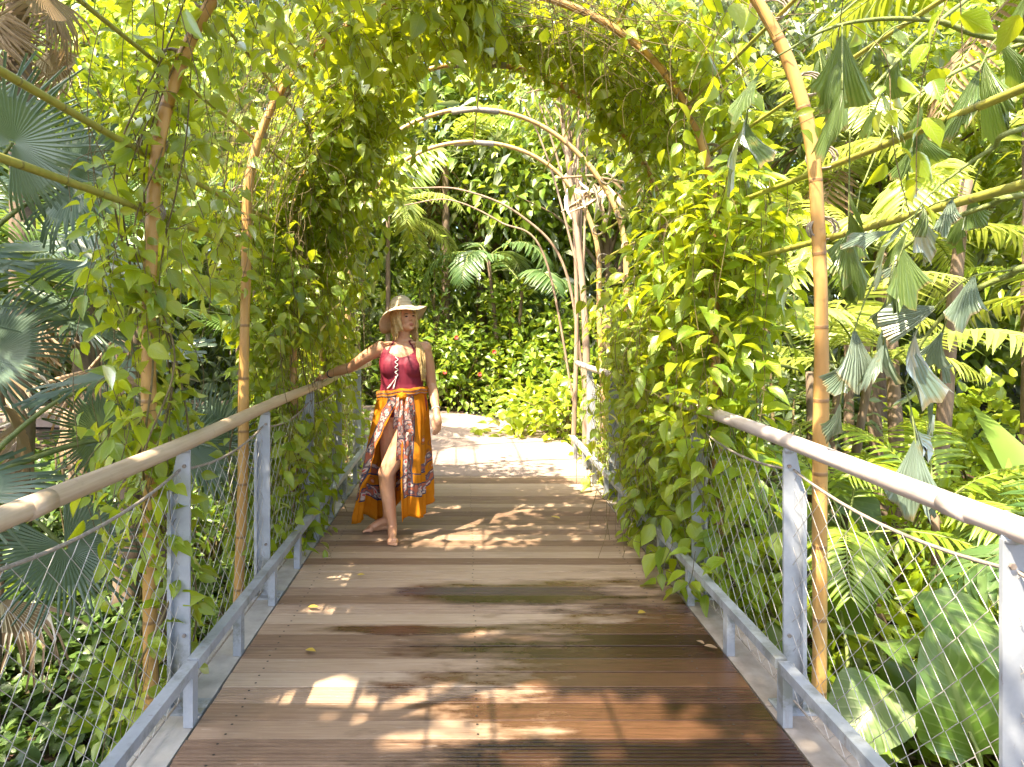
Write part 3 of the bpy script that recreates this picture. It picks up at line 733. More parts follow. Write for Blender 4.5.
fan_palm('small fan palm whose leaves hang behind the left wire net',-2.25,4.9,.45,
   [((.45,-.1,.30),.52,(.45,-.8,.3)),((.2,-.45,.35),.5,(.4,-.8,.35)),((-.3,-.2,.4),.5,(.3,-.6,.7)),((.3,.4,.4),.5,None),((-.2,.3,.5),.5,None)],
   'fan',.08,dead=0,seed=4,group='fan palms left of the walk')
fan_palm('tall fan palm at the upper left with a skirt of brown dead leaves',-4.45,6.8,5.1,
   ring_fronds(11,.9,.85,5,(-.3,.9)),'fan_green',.10,dead=10,seed=5,group='fan palms left of the walk')
fan_palm('fan palm deep in the shade between the tall skirted palm and the vine wall',-4.6,8.2,2.3,
   ring_fronds(9,.8,.75,6,(-.1,.9)),'fan_green',.12,dead=3,seed=6,group='fan palms left of the walk')
fan_palm('stout fan palm at the left edge of the picture behind the blue grey one',-5.2,5.2,2.5,
   ring_fronds(10,.9,.8,7,(-.2,.9)),'fan',.085,dead=6,seed=7,group='fan palms left of the walk')

def pinnate(acc, base, az, el, L, droop, seed, nl=24, ll=.38, mi=0, ms=1, wid=1.0, vee=.35):
    r=np.random.default_rng(seed); n=26; t=np.linspace(0,1,n)
    h=np.array([math.cos(az),math.sin(az),0]); 
    ang=el-droop*t**1.3*1.5; dx=np.cumsum(np.cos(ang))/n*L; dz=np.cumsum(np.sin(ang))/n*L
    side_=r.uniform(-.15,.15); sv=np.array([-h[1],h[0],0])
    p=np.array(base)+dx[:,None]*h+dz[:,None]*np.array([0,0,1])+ (side_*L*t**2)[:,None]*sv
    tube(acc,p,np.linspace(.012,.003,n)*(L/1.5),5,mi=ms)
    tt=np.linspace(.20,.99,nl); q=np.stack([np.interp(tt,t,p[:,i]) for i in range(3)],-1); tg=nrm(np.stack([np.interp(tt,t,np.gradient(p,axis=0)[:,i]) for i in range(3)],-1))
    up=nrm(np.cross(sv[None]*np.ones((nl,1)),tg)*-1); up=np.where(up[:,2:3]<0,-up,up)
    ln=ll*np.clip(np.sin(np.clip(tt*1.0,0,1)*2.6+.25),.35,1)
    for sg in (-1,1):
        D=nrm(sv*sg*1.0+tg*(.45+.6*tt[:,None])+up*vee+np.array([0,0,-.28])+r.normal(size=(nl,3))*.07)
        N=nrm(up+sv*sg*-.3+r.normal(size=(nl,3))*.12)
        cloud(acc,T['long'],q,D,N,ln*r.uniform(.88,1.1,nl),mi,W=wid)
def feather_palm(label, x, y, hcrown, nf, L, mat, seed, el=(.3,1.2), droop=(.7,1.2), ll=.38, az=(0,6.28), trunks=1, tr=.06, wid=1.0, nl=24, name='feather_palm', trunkmat='bark', dead=0):
    z0=gz(x,y); root=empty(name,label,'palm',(x,y,z0)); r=np.random.default_rng(seed)
    tops=[]
    for k in range(trunks):
        bx,by=(r.uniform(-.25,.25),r.uniform(-.25,.25)) if trunks>1 else (0,0)
        tx,ty=bx*2.2,by*2.2; h=(hcrown-z0)*r.uniform(.75,1.0) if trunks>1 else hcrown-z0
        a=Acc(); n=16; t=np.linspace(0,1,n); tube(a,np.stack([bx+(tx-bx)*t**1.5,by+(ty-by)*t**1.5,t*h],-1),np.linspace(tr*1.2,tr*.8,n)*(1+.06*np.sin(t*70)),10); a.build('trunk',M[trunkmat],root); tops.append((tx,ty,h))
    for i in range(nf):
        a=Acc(); A=az[0]+(az[1]-az[0])*(i+r.uniform(0,.8))/nf
        pinnate(a,tops[i%trunks],A,r.uniform(*el),L*r.uniform(.8,1.15),r.uniform(*droop),seed*101+i,nl=nl,ll=ll,wid=wid)
        a.build('frond',[M[mat],M['stem']],root)
    for i in range(dead):
        a=Acc(); pinnate(a,np.array(tops[i%trunks])+np.array([0,0,-.1]),r.uniform(0,6.28),-.7,L*.8,.5,seed*77+i,nl=18,ll=ll*.8,wid=.7); a.build('dead_frond',[M['dead'],M['dead']],root)
    return root
feather_palm('palm with long hanging fronds behind the woman, in the middle of the tunnel opening',-.5,14.3,4.9,14,2.7,'pinn',11,el=(.0,1.0),droop=(1.0,1.5),ll=.55,wid=1.3,tr=.09,dead=3)
feather_palm('feather palm with drooping grey green fronds under the bare canes, right of the tunnel middle',.75,12.9,2.9,11,1.7,'pinn_dark',23,el=(.1,1.1),droop=(1.0,1.5),ll=.45,trunks=2,tr=.04)
feather_palm('pale feather palm high behind the last arch',.9,16.2,6.2,13,2.6,'pinn_pale',24,el=(.0,1.0),ll=.6,tr=.08)
feather_palm('feather palm left of the tunnel middle, its fronds over the hat of the woman',-1.5,12.7,3.5,11,1.7,'pinn_pale',25,el=(.0,1.0),ll=.42,tr=.045)
feather_palm('pale sunlit feather palm at the upper right behind the second green rod',4.0,6.4,2.9,14,1.5,'pinn_pale',12,ll=.38,trunks=3,el=(.1,1.1))
feather_palm('clumping feather palm right of the second right pole, at handrail height',2.7,5.6,1.25,14,1.35,'pinn_pale',13,ll=.34,trunks=3,tr=.035,el=(.2,1.1))
feather_palm('bright green feather palm behind the right vine wall',3.3,8.6,2.8,14,1.9,'pinn',14,ll=.45,trunks=3,tr=.05)
feather_palm('feather palm low beyond the right net, tips touching the nearest pole',2.75,4.2,.55,11,1.1,'pinn',15,ll=.3,trunks=2,tr=.03,el=(.3,1.2))
feather_palm('tall feather palm with a thick grey brown trunk at the right edge',5.35,6.7,5.0,12,2.3,'pinn',16,ll=.6,tr=.10,wid=1.3,dead=4)
feather_palm('thin dark stemmed feather palm between the nearest right pole and the tall palm',4.4,8.2,3.7,12,1.8,'pinn_pale',17,ll=.45,tr=.05,dead=2)
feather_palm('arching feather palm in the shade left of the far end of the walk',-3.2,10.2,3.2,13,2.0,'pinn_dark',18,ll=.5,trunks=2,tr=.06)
feather_palm('feather palm rising over the right background, highest of the pale ones',3.0,10.5,4.8,14,2.2,'pinn_pale',19,ll=.5,tr=.08,dead=2)
feather_palm('slender feather palm left of the tunnel behind the vine wall',-2.6,8.4,3.6,12,1.7,'pinn',20,ll=.42,tr=.05)
feather_palm('low feather palm behind the tall one at the right edge, over the grass like clump',5.9,5.9,1.6,12,1.5,'pinn',21,ll=.4,trunks=2,tr=.04)
feather_palm('fern like palm at the lower right edge with wide fingered fronds',3.05,3.5,.35,11,.95,'pinn_dark',22,ll=.30,tr=.05,wid=1.6,nl=14)

# ---- fishtail palm hanging into the picture at the right
def fishtail():
    x,y=3.25,2.35; z0=gz(x,y); loc=np.array([x,y,z0])
    root=empty('fishtail_palm','fishtail palm at the right edge with ragged wedge leaflets hanging over the handrail','palm',loc)
    a=Acc(); tube(a,[(0,0,0),(.02,0,1.5),(0,.03,3.0),(.02,0,3.9)],[.07,.06,.05,.03],10); a.build('trunk',M['bark'],root)
    W=lambda px,py,Y: np.array(at(px,py,Y))
    S=np.array
    spec=[ # rachis points, leaflet count, size, material, hanging
     ([S([x,y,2.6]),W(1040,40,2.35),W(930,20,2.3),W(840,25,2.3),W(770,60,2.35)],13,.21,'fish',.9),
     ([S([x,y,2.9]),W(1050,-40,2.5),W(960,5,2.5),W(880,80,2.5),W(850,130,2.5)],9,.21,'fish',.8),
     ([S([x,y,2.5]),W(1060,120,2.1),W(990,150,2.15),W(940,185,2.2)],6,.17,'fish',.8),
     ([S([x,y,2.2]),W(1060,190,2.1),W(990,205,2.2),W(930,230,2.3),W(885,265,2.4),W(865,300,2.4)],12,.20,'fish_blue',.55),
     ([S([x,y,2.0]),W(1070,260,2.0),W(1010,275,2.1),W(960,300,2.2),W(920,345,2.3),W(905,385,2.3)],10,.20,'fish_blue',.6),
     ([S([x,y,3.1]),W(1060,30,2.9),W(980,60,3.0),W(900,110,3.0),W(860,190,3.0)],9,.22,'fish',.8),
     ([S([x,y,3.2]),S([2.6,2.9,3.5]),S([1.9,3.1,3.2]),S([1.5,3.2,2.9])],10,.22,'fish',.8),
     ([S([x,y,3.0]),S([3.6,3.0,3.2]),S([3.8,3.5,2.8])],10,.24,'fish',.8),
     ([S([x,y,2.8]),S([3.7,1.9,3.0]),S([4.1,1.6,2.5])],10,.24,'fish',.8)]
    r=np.random.default_rng(5)
    for i,(pts,n,sz,mat,hg) in enumerate(spec):
        a=Acc(); p=smooth_path(pts,40)-loc; tube(a,p,np.linspace(.014,.003,40),6,mi=1)
        t=np.gradient(p,axis=0)
        nb=max(3,n//3)
        for b,q in enumerate(np.linspace(11,39,nb).astype(int)):   # short side stalks, each with a few leaflets
            o=p[q]; tg=nrm(t[q]); sd=np.cross(tg,[0,0,1.0])*(1 if b%2 else -1)
            L=r.uniform(.16,.34); bd=nrm(sd*.5+tg*.55+np.array([0,0,-hg*.55])+r.normal(size=3)*.22)
            sp=smooth_path([o,o+bd*L*.5+np.array([0,0,.02]),o+bd*L+np.array([0,0,-.06])],8); tube(a,sp,.003,4,mi=1)
            for k in range(4):
                e=sp[(3,5,6,7)[k]]; bs=np.cross(bd,[0,0,1.0])*(1 if k%2 else -1)
                D=nrm(bd*(.9 if k==3 else .35)+bs*(.0 if k==3 else .6)+np.array([0,0,-hg])+r.normal(size=3)*.30)
                N=nrm(np.array([-.35,-.65,.75 if mat=='fish_blue' else .3])+r.normal(size=3)*.45)
                if r.random()<.12: continue
                cloud(a,FISH[r.integers(0,8)],e[None],D[None],N[None],sz*r.uniform(.55,1.2),0)
        a.build('frond',[M[mat],M['stem']],root)
fishtail()

# ---- big leaf plants (taro / philodendron)
def taro(label,x,y,leaves,mat='taro',name='elephant_ear_plant'):
    z0=gz(x,y); root=empty(name,label,'plant',(x,y,z0))
    r=np.random.default_rng(int(abs(x*91+y*17)))
    for (dx,dy,dz,sz,D,N) in leaves:
        a=Acc(); hub=np.array([dx,dy,dz]); tube(a,smooth_path([(0,0,0),hub*np.array([.4,.4,.75]),hub],10),np.linspace(.014,.007,10),6,mi=1)
        t=tmpl([-.25,-.12,0,.1,.25,.42,.6,.78,.9,1],[.16,.36,.44,.45,.43,.37,.28,.16,.07,.004],.10,.22,9,wave=.10)
        cloud(a,t,hub[None],np.array([D],float),np.array([N],float),sz,0); a.build('leaf',[M[mat],M['stem']],root)
    return root
taro('elephant ear plant behind the right net, its large upright leaf ribbed and back lit',2.12,2.95,
  [(-.05,.05,.55,.46,(-.30,.0,.95),(-.3,-.9,.25)),(.28,.1,.72,.40,(.55,-.1,-.6),(.1,-.6,.8)),(-.35,.2,.60,.38,(-.7,-.3,-.5),(-.1,-.5,.9)),(.15,-.25,.42,.38,(.3,-.7,-.5),(.0,-.5,.85)),(-.2,.45,.75,.42,(-.2,-.6,.3),(-.2,-.6,.8)),(.05,.35,.95,.40,(.1,-.7,-.45),(0,-.4,.9))])
taro('dark leaved plant left of the large ribbed leaf, against the right net',1.85,3.5,
  [(-.1,-.15,.50,.34,(-.3,-.7,-.4),(-.1,-.5,.85)),(.2,-.05,.62,.34,(.4,-.6,-.4),(.1,-.5,.85)),(-.25,.15,.7,.30,(-.6,-.1,-.4),(-.4,-.3,.9)),(.1,.3,.8,.34,(.1,-.5,.5),(0,-.7,.6)),(.3,.25,.45,.3,(.7,.0,-.4),(.3,-.3,.9))],'bush_dark','broad_leaf_plant')
taro('broad leaved plant in the lower right corner with folded dull leaves',2.2,2.25,
  [(-.1,.1,.30,.34,(-.6,-.3,-.2),(-.1,-.4,.9)),(.2,.15,.38,.34,(.5,-.5,-.2),(.1,-.5,.85)),(.0,-.1,.26,.30,(.1,-.9,-.3),(0,-.4,.9)),(.3,-.1,.3,.3,(.8,-.2,-.3),(.2,-.4,.9)),(-.25,.3,.40,.3,(-.3,.3,.3),(-.3,-.7,.6))],'bush','broad_leaf_plant')
taro('tall elephant ear plant farther back, right of the second right post',2.3,5.0,
  [(-.1,-.1,.95,.42,(-.3,-.6,-.5),(-.2,-.6,.8)),(.3,.0,1.15,.44,(.4,-.5,-.5),(.1,-.5,.85)),(-.3,.2,1.25,.4,(-.6,.0,-.5),(-.3,-.5,.8)),(.1,.3,1.4,.4,(.1,-.5,-.4),(0,-.5,.85)),(.4,.3,.8,.36,(.7,-.2,-.4),(.2,-.4,.9))],'taro')

# ---- sword leaf clumps
def clump(label,x,y,n,L,mat,seed,cat='plant',name='sword_leaf_plant',el=(.7,1.4),w=1.0,t='strap',lift=0,rad=.1):
    z0=gz(x,y); root=empty(name,label,cat,(x,y,z0)); r=np.random.default_rng(seed)
    a=Acc(); az=r.uniform(0,6.28,n); e=r.uniform(*el,n)
    D=np.stack([np.cos(az)*np.cos(e),np.sin(az)*np.cos(e),np.sin(e)],-1); N=np.stack([-np.cos(az)*np.sin(e),-np.sin(az)*np.sin(e),np.cos(e)],-1)
    P=np.stack([np.cos(az)*rad*r.random(n),np.sin(az)*rad*r.random(n),lift*r.uniform(.75,1.,n)],-1)
    cloud(a,T[t],P,D,N+r.normal(size=(n,3))*.1,L*r.uniform(.65,1.1,n),W=w); a.build('foliage',M[mat],root)
    if lift>0:
        b=Acc()
        for k in range(max(1,n//9)): tube(b,[(P[k][0],P[k][1],0),(P[k][0]*.9,P[k][1]*.9,lift)],.018,6)
        b.build('stem',M['bark_pale'],root)
    return root
clump('grass like sword leaf clump at the right edge under the blue leaflets',3.35,4.4,46,1.5,'strap',31,el=(.5,1.4))
clump('yellow green sword leaf clump beyond the nearest right post',2.25,4.0,34,.9,'strap',32,el=(.4,1.3))
clump('banana like plant with wide arching leaves at the right, behind the feather palms',4.5,5.4,12,1.5,'strap',33,name='banana_plant',el=(.7,1.4),t='banana',lift=.5,w=.55)
clump('clump of wide upright leaves right of the far end of the rail',2.3,7.4,16,1.4,'strap',34,name='banana_plant',el=(.8,1.45),t='banana',lift=.4,w=.55)
clump('small sword leaf clump at the lower right, close to the net',2.75,2.75,28,.6,'strap',35,el=(.3,1.2))

# ---- leafy shrubs
def shrub(label,x,y,rx,ry,h,n,mat,t,size,seed,cat='shrub',name='shrub',zb=None,up=.7,stems=7,flowers=None,group=None,fill=.35):
    z0=gz(x,y) if zb is None else zb; root=empty(name,label,cat,(x,y,z0),group); r=np.random.default_rng(seed)
    nc=max(6,n//38); C=nrm(r.normal(size=(nc,3))); C[:,2]=np.abs(C[:,2]); C*= (fill+(1-fill)*r.random((nc,1))**.5)
    C=C*np.array([rx,ry,h])*r.uniform(.8,1.12,(nc,1)); C[:,2]=np.maximum(C[:,2],.08)
    st=Acc()
    for k in range(min(nc,stems*3)):
        c=C[k]; b=r.uniform(-.12,.12,2)
        tube(st,smooth_path([(b[0],b[1],0),(c[0]*.35+b[0],c[1]*.35+b[1],c[2]*.6),c],8),np.linspace(.016,.005,8)*max(1,h/1.4),5,closed=False)
    st.build('stem',M['stem_brown'],root)
    ci=r.integers(0,nc,n); cr=.20*((rx+ry+h)/3)**.7
    g=r.normal(size=(n,3))*cr*.75; P=C[ci]+g; P[:,2]=np.maximum(P[:,2],.03)
    out=nrm(nrm(g)*.8+nrm(C[ci]/np.array([rx,ry,h]))*.6)
    D=nrm(out+np.array([0,0,-.25])+r.normal(size=(n,3))*.3); N=nrm(np.array([-.1,-.25,up])+out*.35+r.normal(size=(n,3))*.4)
    la=Acc(); cloud(la,T[t],P,D,N,size*r.uniform(.6,1.2,n)); la.build('foliage',M[mat],root)
    if flowers:
        for q in flowers:
            fa=Acc(); m=9; az=np.linspace(0,6.28,m,endpoint=False); c=np.array(q,float)
            cloud(fa,T['ovate_s'],np.tile(c,(m,1)),np.stack([np.cos(az),-.6+0*az,np.sin(az)],-1),np.tile([0,-1.,0.2],(m,1)),.042); fa.build('flower',M['flower'],root)
    return root
mfl,nt,out=newmat('red_flower'); princ(nt,out,(.62,.04,.03),.5); M['flower']=mfl
shrub('broad leaved lime green shrub spilling over the right edge of the path end',1.35,9.9,1.15,.75,.95,900,'bush_lime','ovate',.17,41)
shrub('dark glossy shrub with small red flowers behind the path bend',-.2,12.9,1.5,.8,1.9,1700,'bush','ovate',.15,42,flowers=[(-.25,-.85,.75),(.35,-.9,.72),(.6,-.85,1.1),(-.05,-.9,1.35)])
shrub('mid green shrub right of the red flowered one',1.7,12.2,1.2,.9,1.9,1500,'bush','ovate',.16,43)
shrub('bright shrub directly behind the hat of the woman',-1.7,14.2,1.6,.9,2.9,1900,'bush','ovate',.15,44)
shrub('low shrub hugging the right kerb of the path end',1.75,8.6,.45,.5,.7,420,'bush_lime','ovate',.11,45)
shrub('grey green shrub beyond the right net, under the tall elephant ear',2.6,6.5,.9,.8,1.2,900,'bush_grey','lance',.17,46)
shrub('lime shrub at the foot of the second right post',1.95,4.45,.42,.5,.75,420,'bush_lime','ovate',.11,47)
shrub('leafy green shrub at the lower right, below the ribbed leaf',1.95,2.55,.5,.45,.42,380,'bush','lance',.15,48)
shrub('lime tipped shrub behind the nearest right pole',2.35,3.75,.5,.5,.95,460,'bush_lime','lance',.15,49)
shrub('narrow leaved shrub at the right edge, behind the sword leaf clump',4.3,4.6,.9,.8,1.5,900,'bush_lime','long',.3,50)
shrub('grey leaved shrub with whitish glints high behind the right vine wall',2.6,7.9,.9,.9,3.0,1500,'bush_grey','lance',.17,51)
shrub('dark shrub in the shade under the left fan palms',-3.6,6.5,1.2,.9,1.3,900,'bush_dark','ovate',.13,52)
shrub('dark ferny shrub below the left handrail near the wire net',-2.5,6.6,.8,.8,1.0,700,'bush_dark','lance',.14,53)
shrub('shrub in half shade between the left vine wall and the far palms',-2.3,9.6,1.0,.8,2.0,1300,'bush','ovate',.13,54)
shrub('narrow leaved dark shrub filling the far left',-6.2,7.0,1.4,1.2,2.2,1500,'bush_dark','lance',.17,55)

shrub('lime leaved shrub filling the space behind the ribbed elephant ear',2.7,3.4,.6,.5,.75,650,'bush_lime','ovate_s',.12,56)
shrub('yellow green shrub under the pale clumping feather palm',3.1,5.0,.8,.7,.95,800,'bush_lime','lance_s',.17,57)
shrub('leafy bank of bright shrub far right, below the banana like plant',5.2,7.4,1.4,1.0,1.7,1500,'bush_lime','ovate_s',.16,58)
shrub('mid height bright shrub right of the far rail end',3.4,9.4,1.2,.9,2.4,1600,'bush','lance_s',.18,59)
shrub('pale glinting shrub in the gap between the second and third right poles',2.5,6.0,.8,.6,2.3,900,'bush_grey','lance_s',.15,60)

shrub('tall sunlit shrub hiding the trunk of the hanging palm, left of the red flowers',-.75,13.3,.9,.6,2.9,1500,'bush','lance_s',.20,96)
shrub('tall mid green shrub filling the right of the tunnel opening under the canes',.95,13.2,.9,.6,2.9,1500,'bush','ovate_s',.17,97)

shrub('dark leafy shrub at the left edge between the trunks of the fan palms',-3.9,4.7,1.0,.8,1.0,900,'bush_dark','ovate_s',.12,98)
shrub('low lime tipped shrub under the green fan palm by the nearest left pole',-2.0,4.0,.5,.5,.6,420,'bush','ovate',.11,99)
shrub('dark shrub behind the stout fan palm at the left edge',-5.6,6.4,1.2,.9,1.7,1200,'bush','lance_s',.18,100)

# ---- trees
def tree(label,x,y,h,cz,rx,ry,rz,n,mat,t,size,seed,tr=.12,lean=(0,0),trunkmat='bark',name='broadleaf_tree',nl=9,group=None,keep=None,up=.7):
    z0=gz(x,y); root=empty(name,label,'tree',(x,y,z0),group); r=np.random.default_rng(seed)
    top=np.array([lean[0],lean[1],cz-z0-rz*.25]); k=16; tt=np.linspace(0,1,k)
    tr_p=smooth_path([(0,0,0),top*np.array([.3,.3,.45])+np.array([.06,-.05,0]),top],k); a=Acc(); tube(a,tr_p,np.linspace(tr,tr*.5,k),10)
    nc=max(14,n//60); C=nrm(r.normal(size=(nc,3)))*(r.random((nc,1))**.45)*np.array([rx,ry,rz])*r.uniform(.75,1.1,(nc,1))+np.array([lean[0],lean[1],cz-z0])
    for j in range(min(nl*2,nc)):
        c=C[j]; b=tr_p[r.integers(k//2,k)]; tube(a,smooth_path([b,(b+c)/2+np.array([0,0,.12*np.linalg.norm(c-b)]),c],9),np.linspace(tr*.32,.008,9),6)
    a.build('trunk',M[trunkmat],root)
    ci=r.integers(0,nc,n); g=r.normal(size=(n,3))*np.array([.36,.36,.26])*((rx+ry+rz)/3)**.6*.75; P=C[ci]+g
    out=nrm(g); D=nrm(out*.9+np.array([0,0,-.4])+r.normal(size=(n,3))*.3); N=nrm(np.array([-.1,-.25,up])+out*.3+r.normal(size=(n,3))*.4); S=size*r.uniform(.6,1.2,n)
    if keep is not None:
        kk=keep(P+np.array([x,y,z0])); P,D,N,S=P[kk],D[kk],N[kk],S[kk]
    la=Acc(); cloud(la,T[t],P,D,N,S); la.build('crown',M[mat],root)
    return root
def shade_gap(P):
    return sun_keep(P,.985)
# unseen trees behind and left of the camera, added to shade boards and ground
tree('tall unseen tree added behind the camera on the left for shade',-3.6,-2.2,7.5,6.0,2.3,2.1,1.3,6500,'bush','ovate_s',.20,61,tr=.16,keep=shade_gap)
tree('spreading unseen tree added left of the camera for shade',-4.0,.5,7.5,6.2,2.3,2.1,1.1,8500,'bush','ovate_s',.20,62,tr=.16,lean=(1.3,.6),keep=shade_gap)
# background trees
tree('grove tree with dense dark crown behind the fan palms at the far left',-7.6,9.4,7,4.2,2.4,1.6,2.6,3600,'bush_dark','ovate_s',.22,63,tr=.14)
tree('tree with yellow green crown above the left vine wall',-5.4,11.5,7,5.2,2.2,1.4,2.2,3200,'bush_lime','ovate_s',.20,64,tr=.12)
tree('dark tree filling the middle behind the hanging palm fronds',.2,15.5,8,4.4,2.8,1.4,3.0,4600,'bush','lance_s',.27,65,tr=.16)
tree('tree with grey glinting leaves high in the upper right',3.6,9.6,8,5.2,2.4,1.5,2.4,4200,'bush_grey','lance_s',.26,66,tr=.12)
tree('bright leaved tree over the right half, behind the pale feather palms',6.0,10.4,8,4.8,2.6,1.6,2.6,3600,'bush_lime','ovate_s',.22,67,tr=.14)
tree('dark leaved tree in the right background next to the thick palm trunk',8.2,8.6,8,4.4,2.2,1.6,2.6,3200,'bush','lance_s',.26,68,tr=.14)
tree('mid green tree right of the tunnel end, its crown over the leaning trunks',2.6,13.5,8,4.6,2.2,1.4,2.6,3200,'bush','ovate_s',.22,69,tr=.13)
tree('thin tree with small sparse leaves left of the tunnel end',-2.9,12.6,7,5.4,1.3,1.0,1.4,1200,'bush_grey','lance_s',.18,70,tr=.06)
tree('small tree in the left background, between the palms, with sunlit leaf tips',-5.6,10.4,6,3.4,1.6,1.2,2.0,2400,'bush','lance_s',.22,71,tr=.09)
tree('leaning pale trunked tree at the right rail end, the thicker of the pair',1.42,8.75,5,4.6,.8,.7,.7,420,'bush','lance_s',.18,72,tr=.055,lean=(-.32,.1),trunkmat='bark_pale')
tree('slim pale trunked tree beside the thicker one at the right rail end',1.30,9.05,5,4.8,.8,.7,.6,360,'bush_grey','lance_s',.18,73,tr=.035,lean=(-.05,.2),trunkmat='bark_pale')
tree('small leafy tree right of the fishtail palm, at the picture edge',6.6,6.6,5,3.0,1.5,1.2,1.7,2000,'bush_lime','lance_s',.22,74,tr=.08)

# ---- bare arching canes and dry fronds caught in the tunnel
def cane(label,pts,r0,r1,mat='bark_pale',name='bare_cane'):
    p=smooth_path(pts,40); a=Acc(); tube(a,p-p[0],np.linspace(r0,r1,40),7); o=a.build(name,M[mat],None,p[0]); tag(o,label,'cane')
cane('long bare cane arching behind the woman hat, upper of two',[at(588,300,9.4)+Vector((0,0,-1.6)),at(566,272,9.4),at(520,215,9.4),at(462,190,9.4),at(412,188,9.4)],.022,.010)
cane('long bare cane arching behind the woman hat, lower of two',[at(580,340,9.8)+Vector((0,0,-1.4)),at(545,258,9.8),at(500,222,9.8),at(450,200,9.8),at(405,205,9.8)],.018,.008)
def dry_frond():
    p0=np.array(at(572,180,7.3)); root=empty('dry_palm_frond','straw coloured dry palm frond caught at the right of the far arch','dry frond',p0)
    r=np.random.default_rng(9); a=Acc(); n=26
    D=nrm(np.stack([r.uniform(-.9,.7,n),r.uniform(-.5,.3,n),-r.uniform(.2,1.3,n)],-1)); cloud(a,T['dead'],np.stack([r.uniform(-.05,.45,n),r.uniform(-.1,.1,n),r.uniform(-.1,.06,n)],-1),D,r.normal(size=(n,3)),r.uniform(.22,.5,n)); a.build('leaflets',M['dead'],root)
    b=Acc(); tube(b,[(-.15,0,.02),(.2,.02,.05),(.55,.03,-.02)],.014,6); b.build('midrib',M['dead'],root)
dry_frond()

# ---- leaf litter and ground cover (uncountable)
def cover(name,label,x0,x1,y0,y1,n,mat,t,size,seed,hmax=.22,kf=None):
    r=np.random.default_rng(seed); P=np.stack([r.uniform(x0,x1,n),r.uniform(y0,y1,n),np.zeros(n)],-1)
    if kf is not None: P=P[kf(P)]
    n=len(P); hill=.5+.5*np.sin(P[:,0]*2.1+seed)*np.sin(P[:,1]*1.7)
    P[:,2]=ground_z(P[:,0],P[:,1])+r.uniform(.02,1,n)*hmax*(.4+.6*hill)
    az=r.uniform(0,6.28,n); D=np.stack([np.cos(az),np.sin(az),r.uniform(-.5,.1,n)],-1); N=nrm(np.array([0,-.15,1.])+r.normal(size=(n,3))*.35)
    a=Acc(); cloud(a,T[t],P,D,N,size*r.uniform(.55,1.25,n)); o=a.build(name,M[mat]); tag(o,label,'ground cover',kind='stuff')
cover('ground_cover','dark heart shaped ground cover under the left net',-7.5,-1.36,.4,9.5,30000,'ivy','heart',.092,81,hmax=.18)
cover('ground_cover','mixed leafy ground cover beyond the right net',1.36,7.5,.4,9.0,9000,'bush','ovate_s',.13,82,hmax=.32)
cover('ground_cover','leafy undergrowth around the end of the walk',-8,9,8.8,17,9000,'bush_dark','ovate_s',.17,83,hmax=.5,kf=lambda P:~((P[:,1]<11.2)&(P[:,0]>-1.7)&(P[:,0]<1.3)) & ~((P[:,1]>9.8)&(P[:,1]<14.4)&(P[:,0]<.2)))
def backdrop():
    r=np.random.default_rng(90); a=Acc()
    for (n,ncl,d0,d1,t,size,mi) in ((30000,700,14,20,'ovate_s',.36,0),(20000,480,13,18,'lance_s',.46,1),(9000,240,14,18,'ovate_s',.30,2),(16000,500,20,27,'ovate_s',.75,0)):
        az=np.radians(r.uniform(-52,56,ncl)); d=r.uniform(d0,d1,ncl); z=r.uniform(0,1,ncl)**1.2*13
        C=np.stack([np.sin(az)*d,np.cos(az)*d+1,z],-1)
        ci=r.integers(0,ncl,n); g=r.normal(size=(n,3))*np.array([.62,.5,.45])*(1.6 if d1>25 else 1); P=C[ci]+g; P[:,2]=np.maximum(P[:,2],-.1)
        D=nrm(nrm(g)*.8+np.array([0,0,-.5])+r.normal(size=(n,3))*.35); N=nrm(np.array([-.1,-.35,.7])+r.normal(size=(n,3))*.42)
        cloud(a,T[t],P,D,N,size*r.uniform(.55,1.2,n),mi)
    o=a.build('distant_jungle',[M['bush'],M['bush_grey'],M['bush_dark']]); tag(o,'mass of jungle foliage closing the view behind the garden','jungle',kind='stuff')
backdrop()
# ---- fallen leaves on the boards
def fallen():
    spots=[(308,609,'small yellow leaf fallen on the boards near the left low rail'),(357,577,'yellow leaf fallen on the boards below the feet of the woman'),
      (645,614,'pale leaf fallen near the edge of the wet boards'),(697,643,'curled brown leaf on the wet boards by the right kerb'),(704,648,'smaller brown leaf beside the curled one by the right kerb'),
      (306,652,'whitish leaf scrap on the boards at the left, nearest to the camera'),(560,520,'leaf scrap in the sun near the right end of the dappled light'),(628,548,'leaf fallen under the overhanging right vine')]
    r=np.random.default_rng(4)
    for px,py,lb in spots:
        Y=F*H/(py-321); x=CX+(px-466)/F*Y; a=Acc(); az=r.uniform(0,6.28)
        t=tmpl([0,.15,.4,.7,1],[.02,.2,.27,.17,.01],.22,-.12,5)
        cloud(a,t,np.zeros((1,3)),np.array([[math.cos(az),math.sin(az),.02]]),np.array([[.1,-.1,1.]]),r.uniform(.05,.085)); o=a.build('fallen_leaf',M['dead' if 'brown' in lb or 'white' in lb else 'yellow'],None,(x,Y,.012)); tag(o,lb,'leaf','fallen leaves on the boards')
M['yellow']=leaf_mat('yellow_leaf',[(.45,.30,.04),(.60,.45,.08)],trans=(.7,.5,.05),tfac=.2)
fallen()

